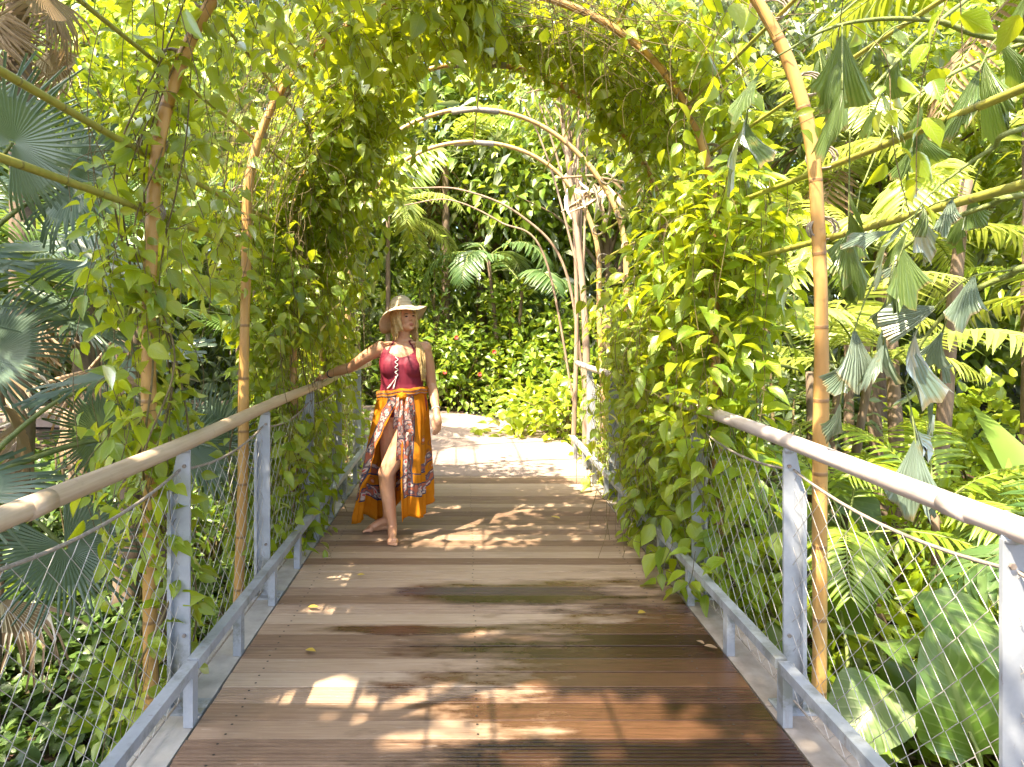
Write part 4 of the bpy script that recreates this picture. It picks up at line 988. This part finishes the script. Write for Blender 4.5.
# ================================================================== THE WOMAN
def noisecol(name,c1,c2,scale,rough,sss=0,spec=.5):
    m,nt,out=newmat(name); tc=ND(nt,'ShaderNodeTexCoord'); n=noise(nt,tc.outputs['Object'],scale,4)
    n2=noise(nt,tc.outputs['Object'],55,4,.7); cc=ramp(nt,n,[(.3,c1),(.7,c2)]); cc=mixc(nt,math_(nt,'MULTIPLY',smooth01(nt,n2,.52,.72),.35 if sss else .0),cc,(.44,.19,.10)); p=princ(nt,out,cc,rough,spec=spec,sss=sss,normal=bump(nt,n2,.12,.002)); return m
M['skin']=noisecol('skin',(.58,.29,.165),(.66,.36,.21),6,.45,sss=.12)
M['suit']=noisecol('burgundy_lycra',(.145,.011,.026),(.20,.018,.038),5,.58,spec=.35)
M['hair']=noisecol('blonde_hair',(.34,.20,.07),(.66,.46,.20),40,.42)
M['lip']=noisecol('lip',(.42,.10,.09),(.48,.13,.11),9,.4)
M['eye']=noisecol('eye',(.02,.015,.012),(.05,.035,.03),9,.2)
M['brow']=noisecol('brow',(.10,.06,.03),(.16,.09,.05),30,.7)
M['cord']=noisecol('white_cord',(.75,.70,.64),(.85,.81,.76),30,.8)
M['watch']=noisecol('watch_strap',(.015,.02,.04),(.04,.05,.08),30,.5)
def straw():
    m,nt,out=newmat('cream_straw'); uv=ND(nt,'ShaderNodeUVMap'); sep=ND(nt,'ShaderNodeSeparateXYZ'); nt.links.new(uv.outputs[0],sep.inputs[0])
    tc=ND(nt,'ShaderNodeTexCoord'); n=noise(nt,tc.outputs['Object'],60,3)
    wv=math_(nt,'FRACT',math_(nt,'MULTIPLY',sep.outputs[1],46.0)); c=ramp(nt,math_(nt,'ADD',math_(nt,'MULTIPLY',wv,.3),math_(nt,'MULTIPLY',n,.6)),[(.2,(.56,.44,.29)),(.7,(.80,.70,.52))])
    d=ND(nt,'ShaderNodeBsdfDiffuse'); t=ND(nt,'ShaderNodeBsdfTranslucent'); nt.links.new(c,d.inputs[0]); t.inputs[0].default_value=(.8,.5,.22,1)
    b=bump(nt,wv,.4,.003); nt.links.new(b,d.inputs['Normal'])
    mx=ND(nt,'ShaderNodeMixShader'); mx.inputs[0].default_value=.18; nt.links.new(d.outputs[0],mx.inputs[1]); nt.links.new(t.outputs[0],mx.inputs[2]); nt.links.new(mx.outputs[0],out.inputs[0]); return m
M['straw']=straw()
def sarong_mat():
    m,nt,out=newmat('printed_sarong'); uv=ND(nt,'ShaderNodeUVMap'); sep=ND(nt,'ShaderNodeSeparateXYZ'); nt.links.new(uv.outputs[0],sep.inputs[0])
    u,v=sep.outputs[0],sep.outputs[1]           # u: distance from the front edge (m), v: height up from the hem (m)
    n=noise(nt,uv.outputs[0],7,3)
    base=ramp(nt,n,[(.3,(.54,.175,.010)),(.7,(.70,.27,.02))])
    v3=ND(nt,'ShaderNodeTexVoronoi'); v3.inputs['Scale'].default_value=11; nt.links.new(uv.outputs[0],v3.inputs[0])
    mot=ramp(nt,v3.outputs['Distance'],[(.10,(.62,.50,.40)),(.17,(.48,.07,.05)),(.27,(.60,.22,.02)),(.34,(.14,.06,.06)),(.40,(.60,.22,.02))])
    base=mixc(nt,math_(nt,'MULTIPLY',smooth01(nt,noise(nt,uv.outputs[0],2.2,2),.44,.56),.85),base,mot)
    vo=ND(nt,'ShaderNodeTexVoronoi'); vo.inputs['Scale'].default_value=26; nt.links.new(uv.outputs[0],vo.inputs[0])
    vo2=ND(nt,'ShaderNodeTexVoronoi'); vo2.inputs['Scale'].default_value=58; nt.links.new(uv.outputs[0],vo2.inputs[0])
    dots=ramp(nt,vo.outputs['Distance'],[(.0,(.55,.05,.06)),(.22,(.62,.16,.14)),(.30,(.66,.55,.48)),(.44,(.60,.46,.38)),(.56,(.10,.10,.15)),(.72,(.50,.16,.09))])
    small=ramp(nt,vo2.outputs['Distance'],[(.15,(.62,.30,.05)),(.4,(.30,.06,.04)),(.7,(.08,.07,.10))])
    # borders along both edges : a dark line, a dotted band, a dark line
    w=math_(nt,'ADD',math_(nt,'MULTIPLY',math_(nt,'SUBTRACT',noise(nt,uv.outputs[0],3,2),.5),.10),0)
    e=math_(nt,'ADD',math_(nt,'MINIMUM',math_(nt,'SUBTRACT',u,.0),math_(nt,'SUBTRACT',v,.13)),w)
    def band(x,a,b): return math_(nt,'MULTIPLY',math_(nt,'GREATER_THAN',x,a),math_(nt,'LESS_THAN',x,b))
    c=mixc(nt,band(e,.03,.115),base,dots)
    c=mixc(nt,band(e,.020,.030),c,(.07,.07,.11)); c=mixc(nt,band(e,.114,.124),c,(.08,.07,.10))
    # block of small pattern inside, framed
    bx=math_(nt,'MULTIPLY',band(math_(nt,'ADD',u,w),.55,.80),band(v,.20,.62)); c=mixc(nt,bx,c,small)
    c=mixc(nt,math_(nt,'MULTIPLY',band(math_(nt,'ADD',v,w),.33,.39),band(u,.2,3)),c,dots)
    c=mixc(nt,band(math_(nt,'ADD',v,w),.32,.33),c,(.07,.07,.11))
    d=ND(nt,'ShaderNodeBsdfDiffuse'); t=ND(nt,'ShaderNodeBsdfTranslucent'); nt.links.new(c,d.inputs[0]); nt.links.new(c,t.inputs[0])
    mx=ND(nt,'ShaderNodeMixShader'); mx.inputs[0].default_value=.28; nt.links.new(d.outputs[0],mx.inputs[1]); nt.links.new(t.outputs[0],mx.inputs[2]); nt.links.new(mx.outputs[0],out.inputs[0]); return m
M['sarong']=sarong_mat()

def woman():
    PX,PY=-.566,5.27; loc=np.array([PX,PY,0.0])
    root=empty('person','woman in burgundy swimsuit, orange print sarong and cream sun hat holding the left handrail','person',loc)
    bm=bmesh.new()
    def ell(c,r,rot=None,seg=20):
        m=Matrix.Translation(c)@((rot.to_matrix().to_4x4()) if rot else Matrix.Identity(4))@Matrix.Diagonal((*r,1))
        bmesh.ops.create_uvsphere(bm,u_segments=seg,v_segments=seg//2+2,radius=1,matrix=m)
    def loft(rings,seg=24):
        vs=[]
        for (c,rx,ry) in rings: vs.append([bm.verts.new((c[0]+rx*math.cos(a),c[1]+ry*math.sin(a),c[2])) for a in np.linspace(0,2*math.pi,seg,endpoint=False)])
        for a,b in zip(vs,vs[1:]):
            for i in range(seg): bm.faces.new((a[i],a[(i+1)%seg],b[(i+1)%seg],b[i]))
        bm.faces.new(list(reversed(vs[0]))); bm.faces.new(vs[-1])
    def limb(pts,rads,seg=14,n=18):
        p=smooth_path(pts,n); r=np.interp(np.linspace(0,len(pts)-1,n),np.arange(len(pts)),rads)
        t=nrm(np.gradient(p,axis=0)); u=nrm(np.cross(t[0],[.3,.9,.1])); vs=[]
        for i in range(n):
            u=nrm(u-t[i]*np.dot(u,t[i])); w_=np.cross(t[i],u)
            vs.append([bm.verts.new(p[i]+r[i]*(math.cos(a)*u+math.sin(a)*w_)) for a in np.linspace(0,2*math.pi,seg,endpoint=False)])
        for a,b in zip(vs,vs[1:]):
            for i in range(seg): bm.faces.new((a[i],a[(i+1)%seg],b[(i+1)%seg],b[i]))
        bm.faces.new(list(reversed(vs[0]))); bm.faces.new(vs[-1])
        ell(p[0],(r[0],)*3,seg=12); ell(p[-1],(r[-1],)*3,seg=12)
    # torso, slight twist : weight on one hip
    torso=[((-.005,.01,.86),.165,.115),((0,.01,.93),.192,.138),((0,.01,1.0),.188,.135),((.0,.0,1.07),.168,.118),((.0,-.005,1.13),.155,.108),((.0,-.01,1.20),.158,.110),((.0,-.01,1.28),.170,.115),((.0,0,1.36),.168,.098),((.0,.005,1.415),.140,.075),((.003,.01,1.45),.085,.058),((.006,.01,1.475),.055,.052)]
    loft(torso)
    for s in (-1,1):
        ell((s*.074,-.070,1.262),(.080,.066,.088)); ell((s*.105,.075,.91),(.088,.075,.09))
        ell((s*.168,.0,1.395),(.056,.055,.055))
    ell((0,-.072,1.262),(.085,.046,.062)); ell((0,-.05,1.33),(.13,.05,.06))
    limb([(.005,.012,1.44),(.012,-.005,1.50),(.016,-.012,1.56)],[.054,.048,.048])
    # collar bones
    for s in (-1,1): limb([(s*.02,-.052,1.432),(s*.09,-.058,1.440),(s*.150,-.03,1.428)],[.010,.011,.010],8,8)
    # arms
    limb([(-.165,.0,1.395),(-.27,.03,1.335),(-.405,.12,1.245)],[.054,.049,.039])
    limb([(-.405,.12,1.245),(-.50,.21,1.215),(-.625,.325,1.172)],[.040,.041,.026])
    limb([(.165,.0,1.395),(.195,.03,1.26),(.218,.06,1.12)],[.054,.049,.038])
    limb([(.218,.06,1.12),(.238,.0,1.03),(.262,-.085,.925)],[.039,.039,.025])
    # right hand over the rail (rail centre x=-.684, z=1.10)
    ell((-.665,.345,1.152),(.046,.042,.017),Euler((0,-.12,.5)))
    for k,(dy,L) in enumerate(((-.034,.92),(-.011,1.0),(.012,.97),(.033,.8))):
        b=np.array([-.688+.006*k,.350+dy,1.149]); limb([b,b+np.array([-.026*L,.010,-.006]),b+np.array([-.042*L,.014,-.028*L]),b+np.array([-.041*L,.014,-.052*L])],[.0092,.0088,.0082,.0070],8,10)
    limb([(-.640,.315,1.150),(-.652,.292,1.146),(-.668,.270,1.140)],[.013,.011,.0085],8,9)
    # left hand, relaxed
    limb([(.262,-.085,.925),(.266,-.105,.885),(.268,-.115,.850)],[.026,.033,.036],12,8)
    for k,(dx,dy,L) in enumerate(((-.022,-.014,.92),(-.006,-.006,1.0),(.009,.004,.94),(.022,.014,.78))):
        b=np.array([.268+dx,-.117+dy,.846]); limb([b,b+np.array([.002,-.012,-.034*L]),b+np.array([-.002,-.010,-.060*L]),b+np.array([-.010,.0,-.082*L])],[.0092,.0088,.0080,.0066],8,10)
    limb([(.248,-.112,.878),(.236,-.132,.852),(.238,-.140,.822)],[.0125,.0105,.008],8,9)
    # right leg straight, foot turned out ; left leg crossing in front, knee bent
    limb([(-.085,.02,.88),(-.095,.035,.68),(-.105,.055,.49)],[.098,.080,.058])
    limb([(-.105,.055,.49),(-.112,.085,.34),(-.125,.10,.10)],[.056,.055,.034])
    limb([(.075,-.01,.88),(.0,-.075,.68),(-.105,-.13,.485)],[.102,.086,.061])
    limb([(-.105,-.13,.485),(-.098,-.10,.33),(-.062,-.115,.10)],[.059,.057,.034])
    def foot(ank,d,tip=.0):
        a=np.array(ank); d=nrm(np.array(d)); sd=np.cross(d,[0,0,1.])
        heel=a-d*.045; heel[2]=.036; limb([a,heel],[.036,.034],12,6)
        limb([a+np.array([0,0,-.015]),a+d*.07+np.array([0,0,.052-a[2]]),a+d*.135+np.array([0,0,.026-a[2]])],[.036,.034,.024],12,10)
        bl=a+d*.135; bl[2]=.022; limb([bl-sd*.022,bl+sd*.020],[.024,.020],10,6); limb([heel+np.array([0,0,-.012]),bl],[.026,.022],10,8)
        for k in range(5):
            o=bl+sd*(-.030+.0145*k)+d*.012; L=(.046,.044,.038,.032,.025)[k]; r=(.0125,.0095,.009,.0085,.008)[k]; o[2]=r+.004
            limb([o,o+d*L*.6+np.array([0,0,.003]),o+d*L+np.array([0,0,-.002])],[r*1.05,r,r*.85],8,6)
    foot((-.125,.10,.085),(-.93,-.40,0)); foot((-.062,-.115,.09),(.10,-1,0))
    # head, turned to its left and slightly up
    HC=Vector((.020,-.022,1.618)); HR=Euler((R(-11),R(-5),R(34)),'XYZ'); HM=Matrix.Translation(HC)@HR.to_matrix().to_4x4()
    def hp(x,y,z): return HM@Vector((x,y,z))
    def hell(c,r,seg=18,rot=None):
        q=HR.to_matrix().to_4x4()@(rot.to_matrix().to_4x4() if rot else Matrix.Identity(4))
        bmesh.ops.create_uvsphere(bm,u_segments=seg,v_segments=seg//2+2,radius=1,matrix=Matrix.Translation(hp(*c))@q@Matrix.Diagonal((*r,1)))
    hell((0,.012,.022),(.074,.093,.088),24); hell((0,-.030,-.018),(.062,.062,.070),24); hell((0,-.040,-.058),(.048,.048,.046)); hell((0,-.074,-.088),(.021,.017,.015))
    for s in (-1,1):
        hell((s*.034,-.070,-.022),(.021,.018,.020)); hell((s*.075,.008,-.010),(.009,.020,.030)); hell((s*.028,-.084,.020),(.020,.009,.008)); hell((s*.046,-.030,-.062),(.014,.03,.02))
        hell((s*.010,-.100,-.026),(.0085,.010,.0075))
    limb([hp(0,-.087,.014),hp(0,-.100,-.008),hp(0,-.110,-.024)],[.0075,.0085,.0105],10,9)
    hell((0,-.088,-.055),(.021,.012,.0055)); hell((0,-.087,-.066),(.018,.012,.0065))
    me=bpy.data.meshes.new('tmp'); bm.to_mesh(me); bm.free()
    tmp=bpy.data.objects.new('tmp',me); COL.objects.link(tmp)
    md=tmp.modifiers.new('r','REMESH'); md.mode='VOXEL'; md.voxel_size=.0058
    ms=tmp.modifiers.new('s','SMOOTH'); ms.factor=.5; ms.iterations=4
    dg=bpy.context.evaluated_depsgraph_get(); ev=tmp.evaluated_get(dg); bme=bpy.data.meshes.new_from_object(ev)
    bpy.data.objects.remove(tmp); bme.name='body'
    bme.materials.clear(); bme.materials.append(M['skin'])
    bme.polygons.foreach_set('use_smooth',np.ones(len(bme.polygons),bool))
    link('body',bme,root)
    nv=len(bme.vertices); co_=np.zeros(nv*3); bme.vertices.foreach_get('co',co_); co_=co_.reshape(-1,3)
    no=np.zeros(nv*3); bme.vertices.foreach_get('normal',no); no=no.reshape(-1,3)
    # swimsuit : the skin surface inside its cut, lifted off the body
    x,y,z=co_.T
    armcut=(np.abs(x)>.172-.30*np.clip(z-1.29,0,1)) & (z>1.05)
    front=y<-.0
    neck=1.335+.0*x+np.abs(x)**2*4.5
    strap=np.abs(np.abs(x)-(.105-(z-1.36)*.52))<.011
    top=np.where(front,neck,1.22+0*x)
    ins=((z<top)&(z>.86)&~armcut&(np.abs(x)<.22)&(z>.9-.2*np.abs(x)))|(strap&(z>=1.30)&(z<1.458)&front&(np.abs(x)<.12))|(strap&(z>1.2)&(z<1.458)&~front&(np.abs(x)<.12))
    ins&=~((z<1.12)&(np.abs(x)>.196))
    fv=[tuple(p.vertices) for p in bme.polygons if len(p.vertices)==4]
    fv=np.array(fv); fk=ins[fv].all(1); fs=fv[fk]; used=np.unique(fs); mp=-np.ones(nv,int); mp[used]=np.arange(len(used))
    a=Acc(); a.add(co_[used]+no[used]*.0045,mp[fs]); a.build('swimsuit',M['suit'],root)
    # lacing and tassels on the chest
    def surf_y(xq,zq):
        d=(co_[:,0]-xq)**2+(co_[:,2]-zq)**2; d[co_[:,1]>-.03]=9; return co_[np.argmin(d),1]
    a=Acc(); zz=np.linspace(1.335,1.185,9); px=-.030+np.where(np.arange(9)%2==0,-.010,.010)
    pts=[(xq,surf_y(xq,zq)-.010,zq) for xq,zq in zip(px,zz)]; tube(a,smooth_path(pts,50),.0032,6)
    for xo in (-.012,-.034): 
        ts=[(-.030+xo*t*2,surf_y(-.03+xo*t*2,1.19-.09*t)-.012,1.19-.09*t) for t in np.linspace(0,1,5)]; tube(a,ts,[.002,.002,.003,.007,.007],6)
    a.build('lacing',M['cord'],root)
    # face details
    for s in (-1,1):
        e=Acc(); v=[]
        for (cx_,cz_,rx,rz,mk,nm) in ((s*.029,.002,.0125,.0048,'eye','eye'),(s*.030,.021,.017,.0032,'brow','eyebrow')):
            b2=bmesh.new(); 
            d=(np.array([hp(cx_,-.20,cz_)])-co_); 
            P=np.array(hp(cx_,-.075,cz_)); dist=np.linalg.norm(co_-P,axis=1); 
            fwd=np.array(HR.to_matrix()@Vector((0,-1,0))); lat=co_-P; al=lat@fwd; perp=np.linalg.norm(lat-al[:,None]*fwd,axis=1); cand=np.where((perp<.010)&(al>-.05))[0]; k=cand[np.argmax(al[cand])] if len(cand) else np.argmin(dist)
            c=P+fwd*(al[k]-.001)
            bmesh.ops.create_uvsphere(b2,u_segments=14,v_segments=8,radius=1,matrix=Matrix.Translation(Vector(c))@HR.to_matrix().to_4x4()@Matrix.Diagonal((rx,.004,rz,1)))
            m2=bpy.data.meshes.new(nm); b2.to_mesh(m2); b2.free(); m2.materials.append(M[mk]); link(nm,m2,root)
    b2=bmesh.new()
    for dz,r in ((-.0565,(.021,.010,.0045)),(-.0655,(.018,.0105,.0055))):
        bmesh.ops.create_uvsphere(b2,u_segments=16,v_segments=10,radius=1,matrix=Matrix.Translation(hp(0,-.0905,dz))@HR.to_matrix().to_4x4()@Matrix.Diagonal((*r,1)))
    m2=bpy.data.meshes.new('lips'); b2.to_mesh(m2); b2.free(); m2.materials.append(M['lip']); link('lips',m2,root)
    # hair : a cap on the skull and locks falling over the left shoulder
    a=Acc(); r=np.random.default_rng(3)
    def lock(pts,rad,n=26,sd=7):
        p=smooth_path(pts,n); t=np.linspace(0,1,n); p=p+np.stack([.005*np.sin(t*13+r.uniform(0,6)),.005*np.cos(t*11+r.uniform(0,6)),0*t],-1); tube(a,p,rad*np.clip(np.sin(np.clip(t*.86+.14,0,1)*3.14),.12,1),sd)
    for k in range(26):     # sides and back of the head
        th=R(-58+ k*(296/25.))+math.pi/2*0; # around the back, open at the face
        th=R(52+k*(256/25.))
        dx,dy=math.sin(th),-math.cos(th)
        top=hp(dx*.025,dy*.03+.01,.112); mid=hp(dx*.080,dy*.094+.012,.03); low=hp(dx*.082,dy*.094+.012,-.075)
        lock([top,hp(dx*.06,dy*.075+.01,.088),mid,low,Vector(low)+Vector((-dx*.01,.0,-.03))],.017)
    for k in range(30):     # long locks over her left shoulder (right in the picture)
        u=(k*.618)%1; st=hp(.070-.01*u,-.02+.06*u,-.02-.03*r.random()); e=r.uniform(-.014,.014)
        lock([st,Vector(st)+Vector((.02,-.01,-.09)),(.112+.040*u,-.066+.03*u,1.41),(.132+.034*u+e*.6,-.100+.05*u,1.32),(.146+.028*u+e*.6,-.105+.05*u,1.24-.02*r.random()),(.156+.02*u,-.095+.04*u,1.19-.05*r.random())],.0085,32,6)
    for k in range(7):      # shorter locks beside the other cheek
        u=k/6; st=hp(-.066,-.03+.07*u,0); lock([st,Vector(st)+Vector((-.012,0,-.07)),Vector(st)+Vector((-.010,-.01,-.15-.02*r.random()))],.014)
    a.build('hair',M['hair'],root)
    # floppy hat : tilted back, brim drooping at the picture's left
    HT=Matrix.Translation(hp(0,.022,.062))@Euler((R(-24),R(-9),R(14)),'XYZ').to_matrix().to_4x4()
    prof=[(0.004,.118),(.030,.116),(.056,.106),(.076,.085),(.086,.05),(.090,.015),(.094,.0),(.115,-.005),(.140,-.012),(.170,-.023),(.192,-.038),(.193,-.042),(.170,-.028),(.140,-.017),(.115,-.010),(.090,-.004)]
    n=56; V=[];UV=[]
    for i,(rr,zz_) in enumerate(prof):
        for j in range(n):
            t=2*math.pi*j/n; w=max(0,(rr-.09)/.098); z2=zz_+w*w*(.028*math.sin(t*2+.9)+.014*math.sin(t*3+2.2)+.0*math.cos(t))-w*w*.04*max(0,-math.cos(t))*.6-w*w*.035*max(0,-math.cos(t))
            q=HT@Vector((rr*math.cos(t)*1.0,rr*math.sin(t)*1.02,z2)); V.append(q); UV.append((j/n,rr*4))
    f=[(i*n+j,i*n+(j+1)%n,(i+1)*n+(j+1)%n,(i+1)*n+j) for i in range(len(prof)-1) for j in range(n)]
    a=Acc(); a.add(V,f,UV); hat=a.build('sun_hat',M['straw'],root)
    # watch and bangle
    def ring(name,c,ax,r0,th,mat):
        ax=nrm(np.array(ax,float)); u=nrm(np.cross(ax,[.2,.3,1])); v=np.cross(ax,u); k=20; pts=[np.array(c)+r0*(math.cos(t)*u+math.sin(t)*v) for t in np.linspace(0,2*math.pi,k+1)]
        a=Acc(); tube(a,pts,th,8); a.build(name,M[mat],root)
    ring('watch',(-.600,.303,1.179),(-.125,.115,-.043),.0275,.0075,'watch'); ring('bangle',(.256,-.066,.948),(.024,-.085,-.10),.0275,.0055,'cord')
    # sarong : wrapped cloth, open in front over the left thigh, uneven hem
    nu,nvv=150,34; V=np.zeros((nvv,nu,3)); UV=np.zeros((nvv,nu,2))
    for i in range(nu):
        f0=i/(nu-1)
        for j in range(nvv):
            h=j/(nvv-1)                     # 0 waist .. 1 hem
            gap0=R(-9); open_=R(3)+R(70)*max(0,(h-.10)/.9)**.7   # the slit widens downwards, mostly to the picture's left
            t0=R(-90)+R(6)+R(10)*h; t1=R(270)-R(2)-open_
            t=t0+(t1-t0)*f0                 # angle, -90 is the front (towards the camera)
            wob=(.55+1.0*h)*(.0125*math.sin(t*9+1.0+h*1.5)+.009*math.sin(t*17+2+h*2.3)+.007*math.sin(t*29-h*4))
            hem=.15+.06*math.cos(t)+.045*math.sin(t*2+.6)+.055*max(0,math.cos(t-R(20)))+.04*math.sin(t*5+1)
            lz=1.075+.018*math.cos(t)-.012*math.sin(t)
            z=lz+(hem-lz)*h
            # body hull radius by height
            rx=np.interp(z,[.1,.45,.75,.93,1.02,1.08],[.285,.250,.220,.204,.186,.177]); ry=np.interp(z,[.1,.45,.75,.93,1.02,1.08],[.235,.205,.175,.152,.141,.128])
            cx=np.interp(z,[.1,.5,.9,1.08],[-.062,-.045,-.008,0]); cy_=np.interp(z,[.1,.5,.9,1.08],[-.01,-.015,.0,.0])
            k=1+wob*4.2*(.35+h)
            V[j,i]=(cx+rx*k*math.cos(t),cy_+ry*k*math.sin(t),z)
            UV[j,i]=(min(f0,1-f0)*1.6,(1-h)*.95)
    idx=np.arange(nu*nvv).reshape(nvv,nu); f=np.stack([idx[:-1,:-1],idx[1:,:-1],idx[1:,1:],idx[:-1,1:]],-1).reshape(-1,4)
    a=Acc(); a.add(V.reshape(-1,3),f,UV.reshape(-1,2))
    so_=a.build('sarong',M['sarong'],root); md=so_.modifiers.new('thickness','SOLIDIFY'); md.thickness=.003
    # rolled waist band, knot and its two tails
    a=Acc(); t=np.linspace(0,2*math.pi,60); 
    for dz,rr in ((.0,.017),(-.022,.015)):
        tube(a,np.stack([.180*np.cos(t),.131*np.sin(t),1.072+dz+.018*np.cos(t)-.012*np.sin(t)+.004*np.sin(t*7)],-1),rr*(1+.15*np.sin(t*11)),8)
    b=a
    kn=np.array([.012,-.152,1.045])
    for k in range(4):
        th=k*.8; tube(b,[kn+np.array([-.035*math.cos(th),.006,-.030*math.sin(th)]),kn+np.array([0,-.018,0]),kn+np.array([.035*math.cos(th),.006,.030*math.sin(th)])],[.012,.020,.012],8)
    for (x1,x2,zl,wd) in ((-.005,-.005,.60,.030),(.035,.055,.80,.030),(-.03,-.035,.83,.024)):
        n=16; V=[]
        tt=np.linspace(0,1,n)
        for q in tt:
            w_=wd*(.45+.75*q)
            for c in (-1,-.4,.4,1): V.append((kn[0]+x1+(x2-x1)*q+w_*c,-.165-.012*math.sin(q*5+c*2)-.012*abs(c)*0-.03*math.sin(q*2.2),kn[2]+(zl-kn[2])*q-.02*abs(c)*q))
        ff=[(i*4+j,i*4+j+1,i*4+4+j+1,i*4+4+j) for i in range(n-1) for j in range(3)]
        UVt=[(.02+.05*(c+1)+.0*q,.62-.45*q) for q in tt for c in (-1,-.4,.4,1)]
        b.add(V,ff,UVt)
    b.build('sarong_knot',M['sarong'],root)
woman()

# ================================================================== CAMERA, LIGHT
cam=bpy.data.cameras.new('camera'); co=bpy.data.objects.new('camera',cam); COL.objects.link(co)
cam.sensor_width=36; cam.lens=F/1024*36; cam.shift_x=46/1024; cam.shift_y=-62.5/1024; cam.clip_end=1000; cam.clip_start=.05
co.location=(CX,0,H); co.rotation_euler=(R(90),0,0)
SC.camera=co
w=bpy.data.worlds.new('World'); SC.world=w; w.use_nodes=True; nt=w.node_tree; nt.nodes.clear()
sky=nt.nodes.new('ShaderNodeTexSky'); sky.sky_type='NISHITA'; sky.sun_disc=False
el=math.atan(1/math.hypot(SX,SY)); az=math.atan2(-SX,-SY)
sky.sun_elevation=el; sky.sun_rotation=az; sky.air_density=.7; sky.dust_density=3.0; sky.ozone_density=1
bg=nt.nodes.new('ShaderNodeBackground'); bg.inputs[1].default_value=.15
ow=nt.nodes.new('ShaderNodeOutputWorld'); nt.links.new(sky.outputs[0],bg.inputs[0]); nt.links.new(bg.outputs[0],ow.inputs[0])
sl=bpy.data.lights.new('sun','SUN'); sl.energy=3.7; sl.angle=R(.55); sl.color=(1,.88,.68)
so=bpy.data.objects.new('sun',sl); COL.objects.link(so); so.rotation_euler=Vector((SX,SY,-1)).to_track_quat('-Z','Y').to_euler(); so.location=(-4,-5,10)
vs=SC.view_settings; vs.view_transform='Standard'; vs.look='None'; vs.gamma=1; vs.exposure=2.6; vs.use_curve_mapping=False
cy=SC.cycles; cy.max_bounces=8; cy.diffuse_bounces=4; cy.glossy_bounces=3; cy.transmission_bounces=5; cy.transparent_max_bounces=6
cy.caustics_reflective=False; cy.caustics_refractive=False; cy.use_denoising=True; cy.sample_clamp_indirect=6
try: cy.denoiser='OPENIMAGEDENOISE'; cy.denoising_prefilter='ACCURATE'
except Exception: pass
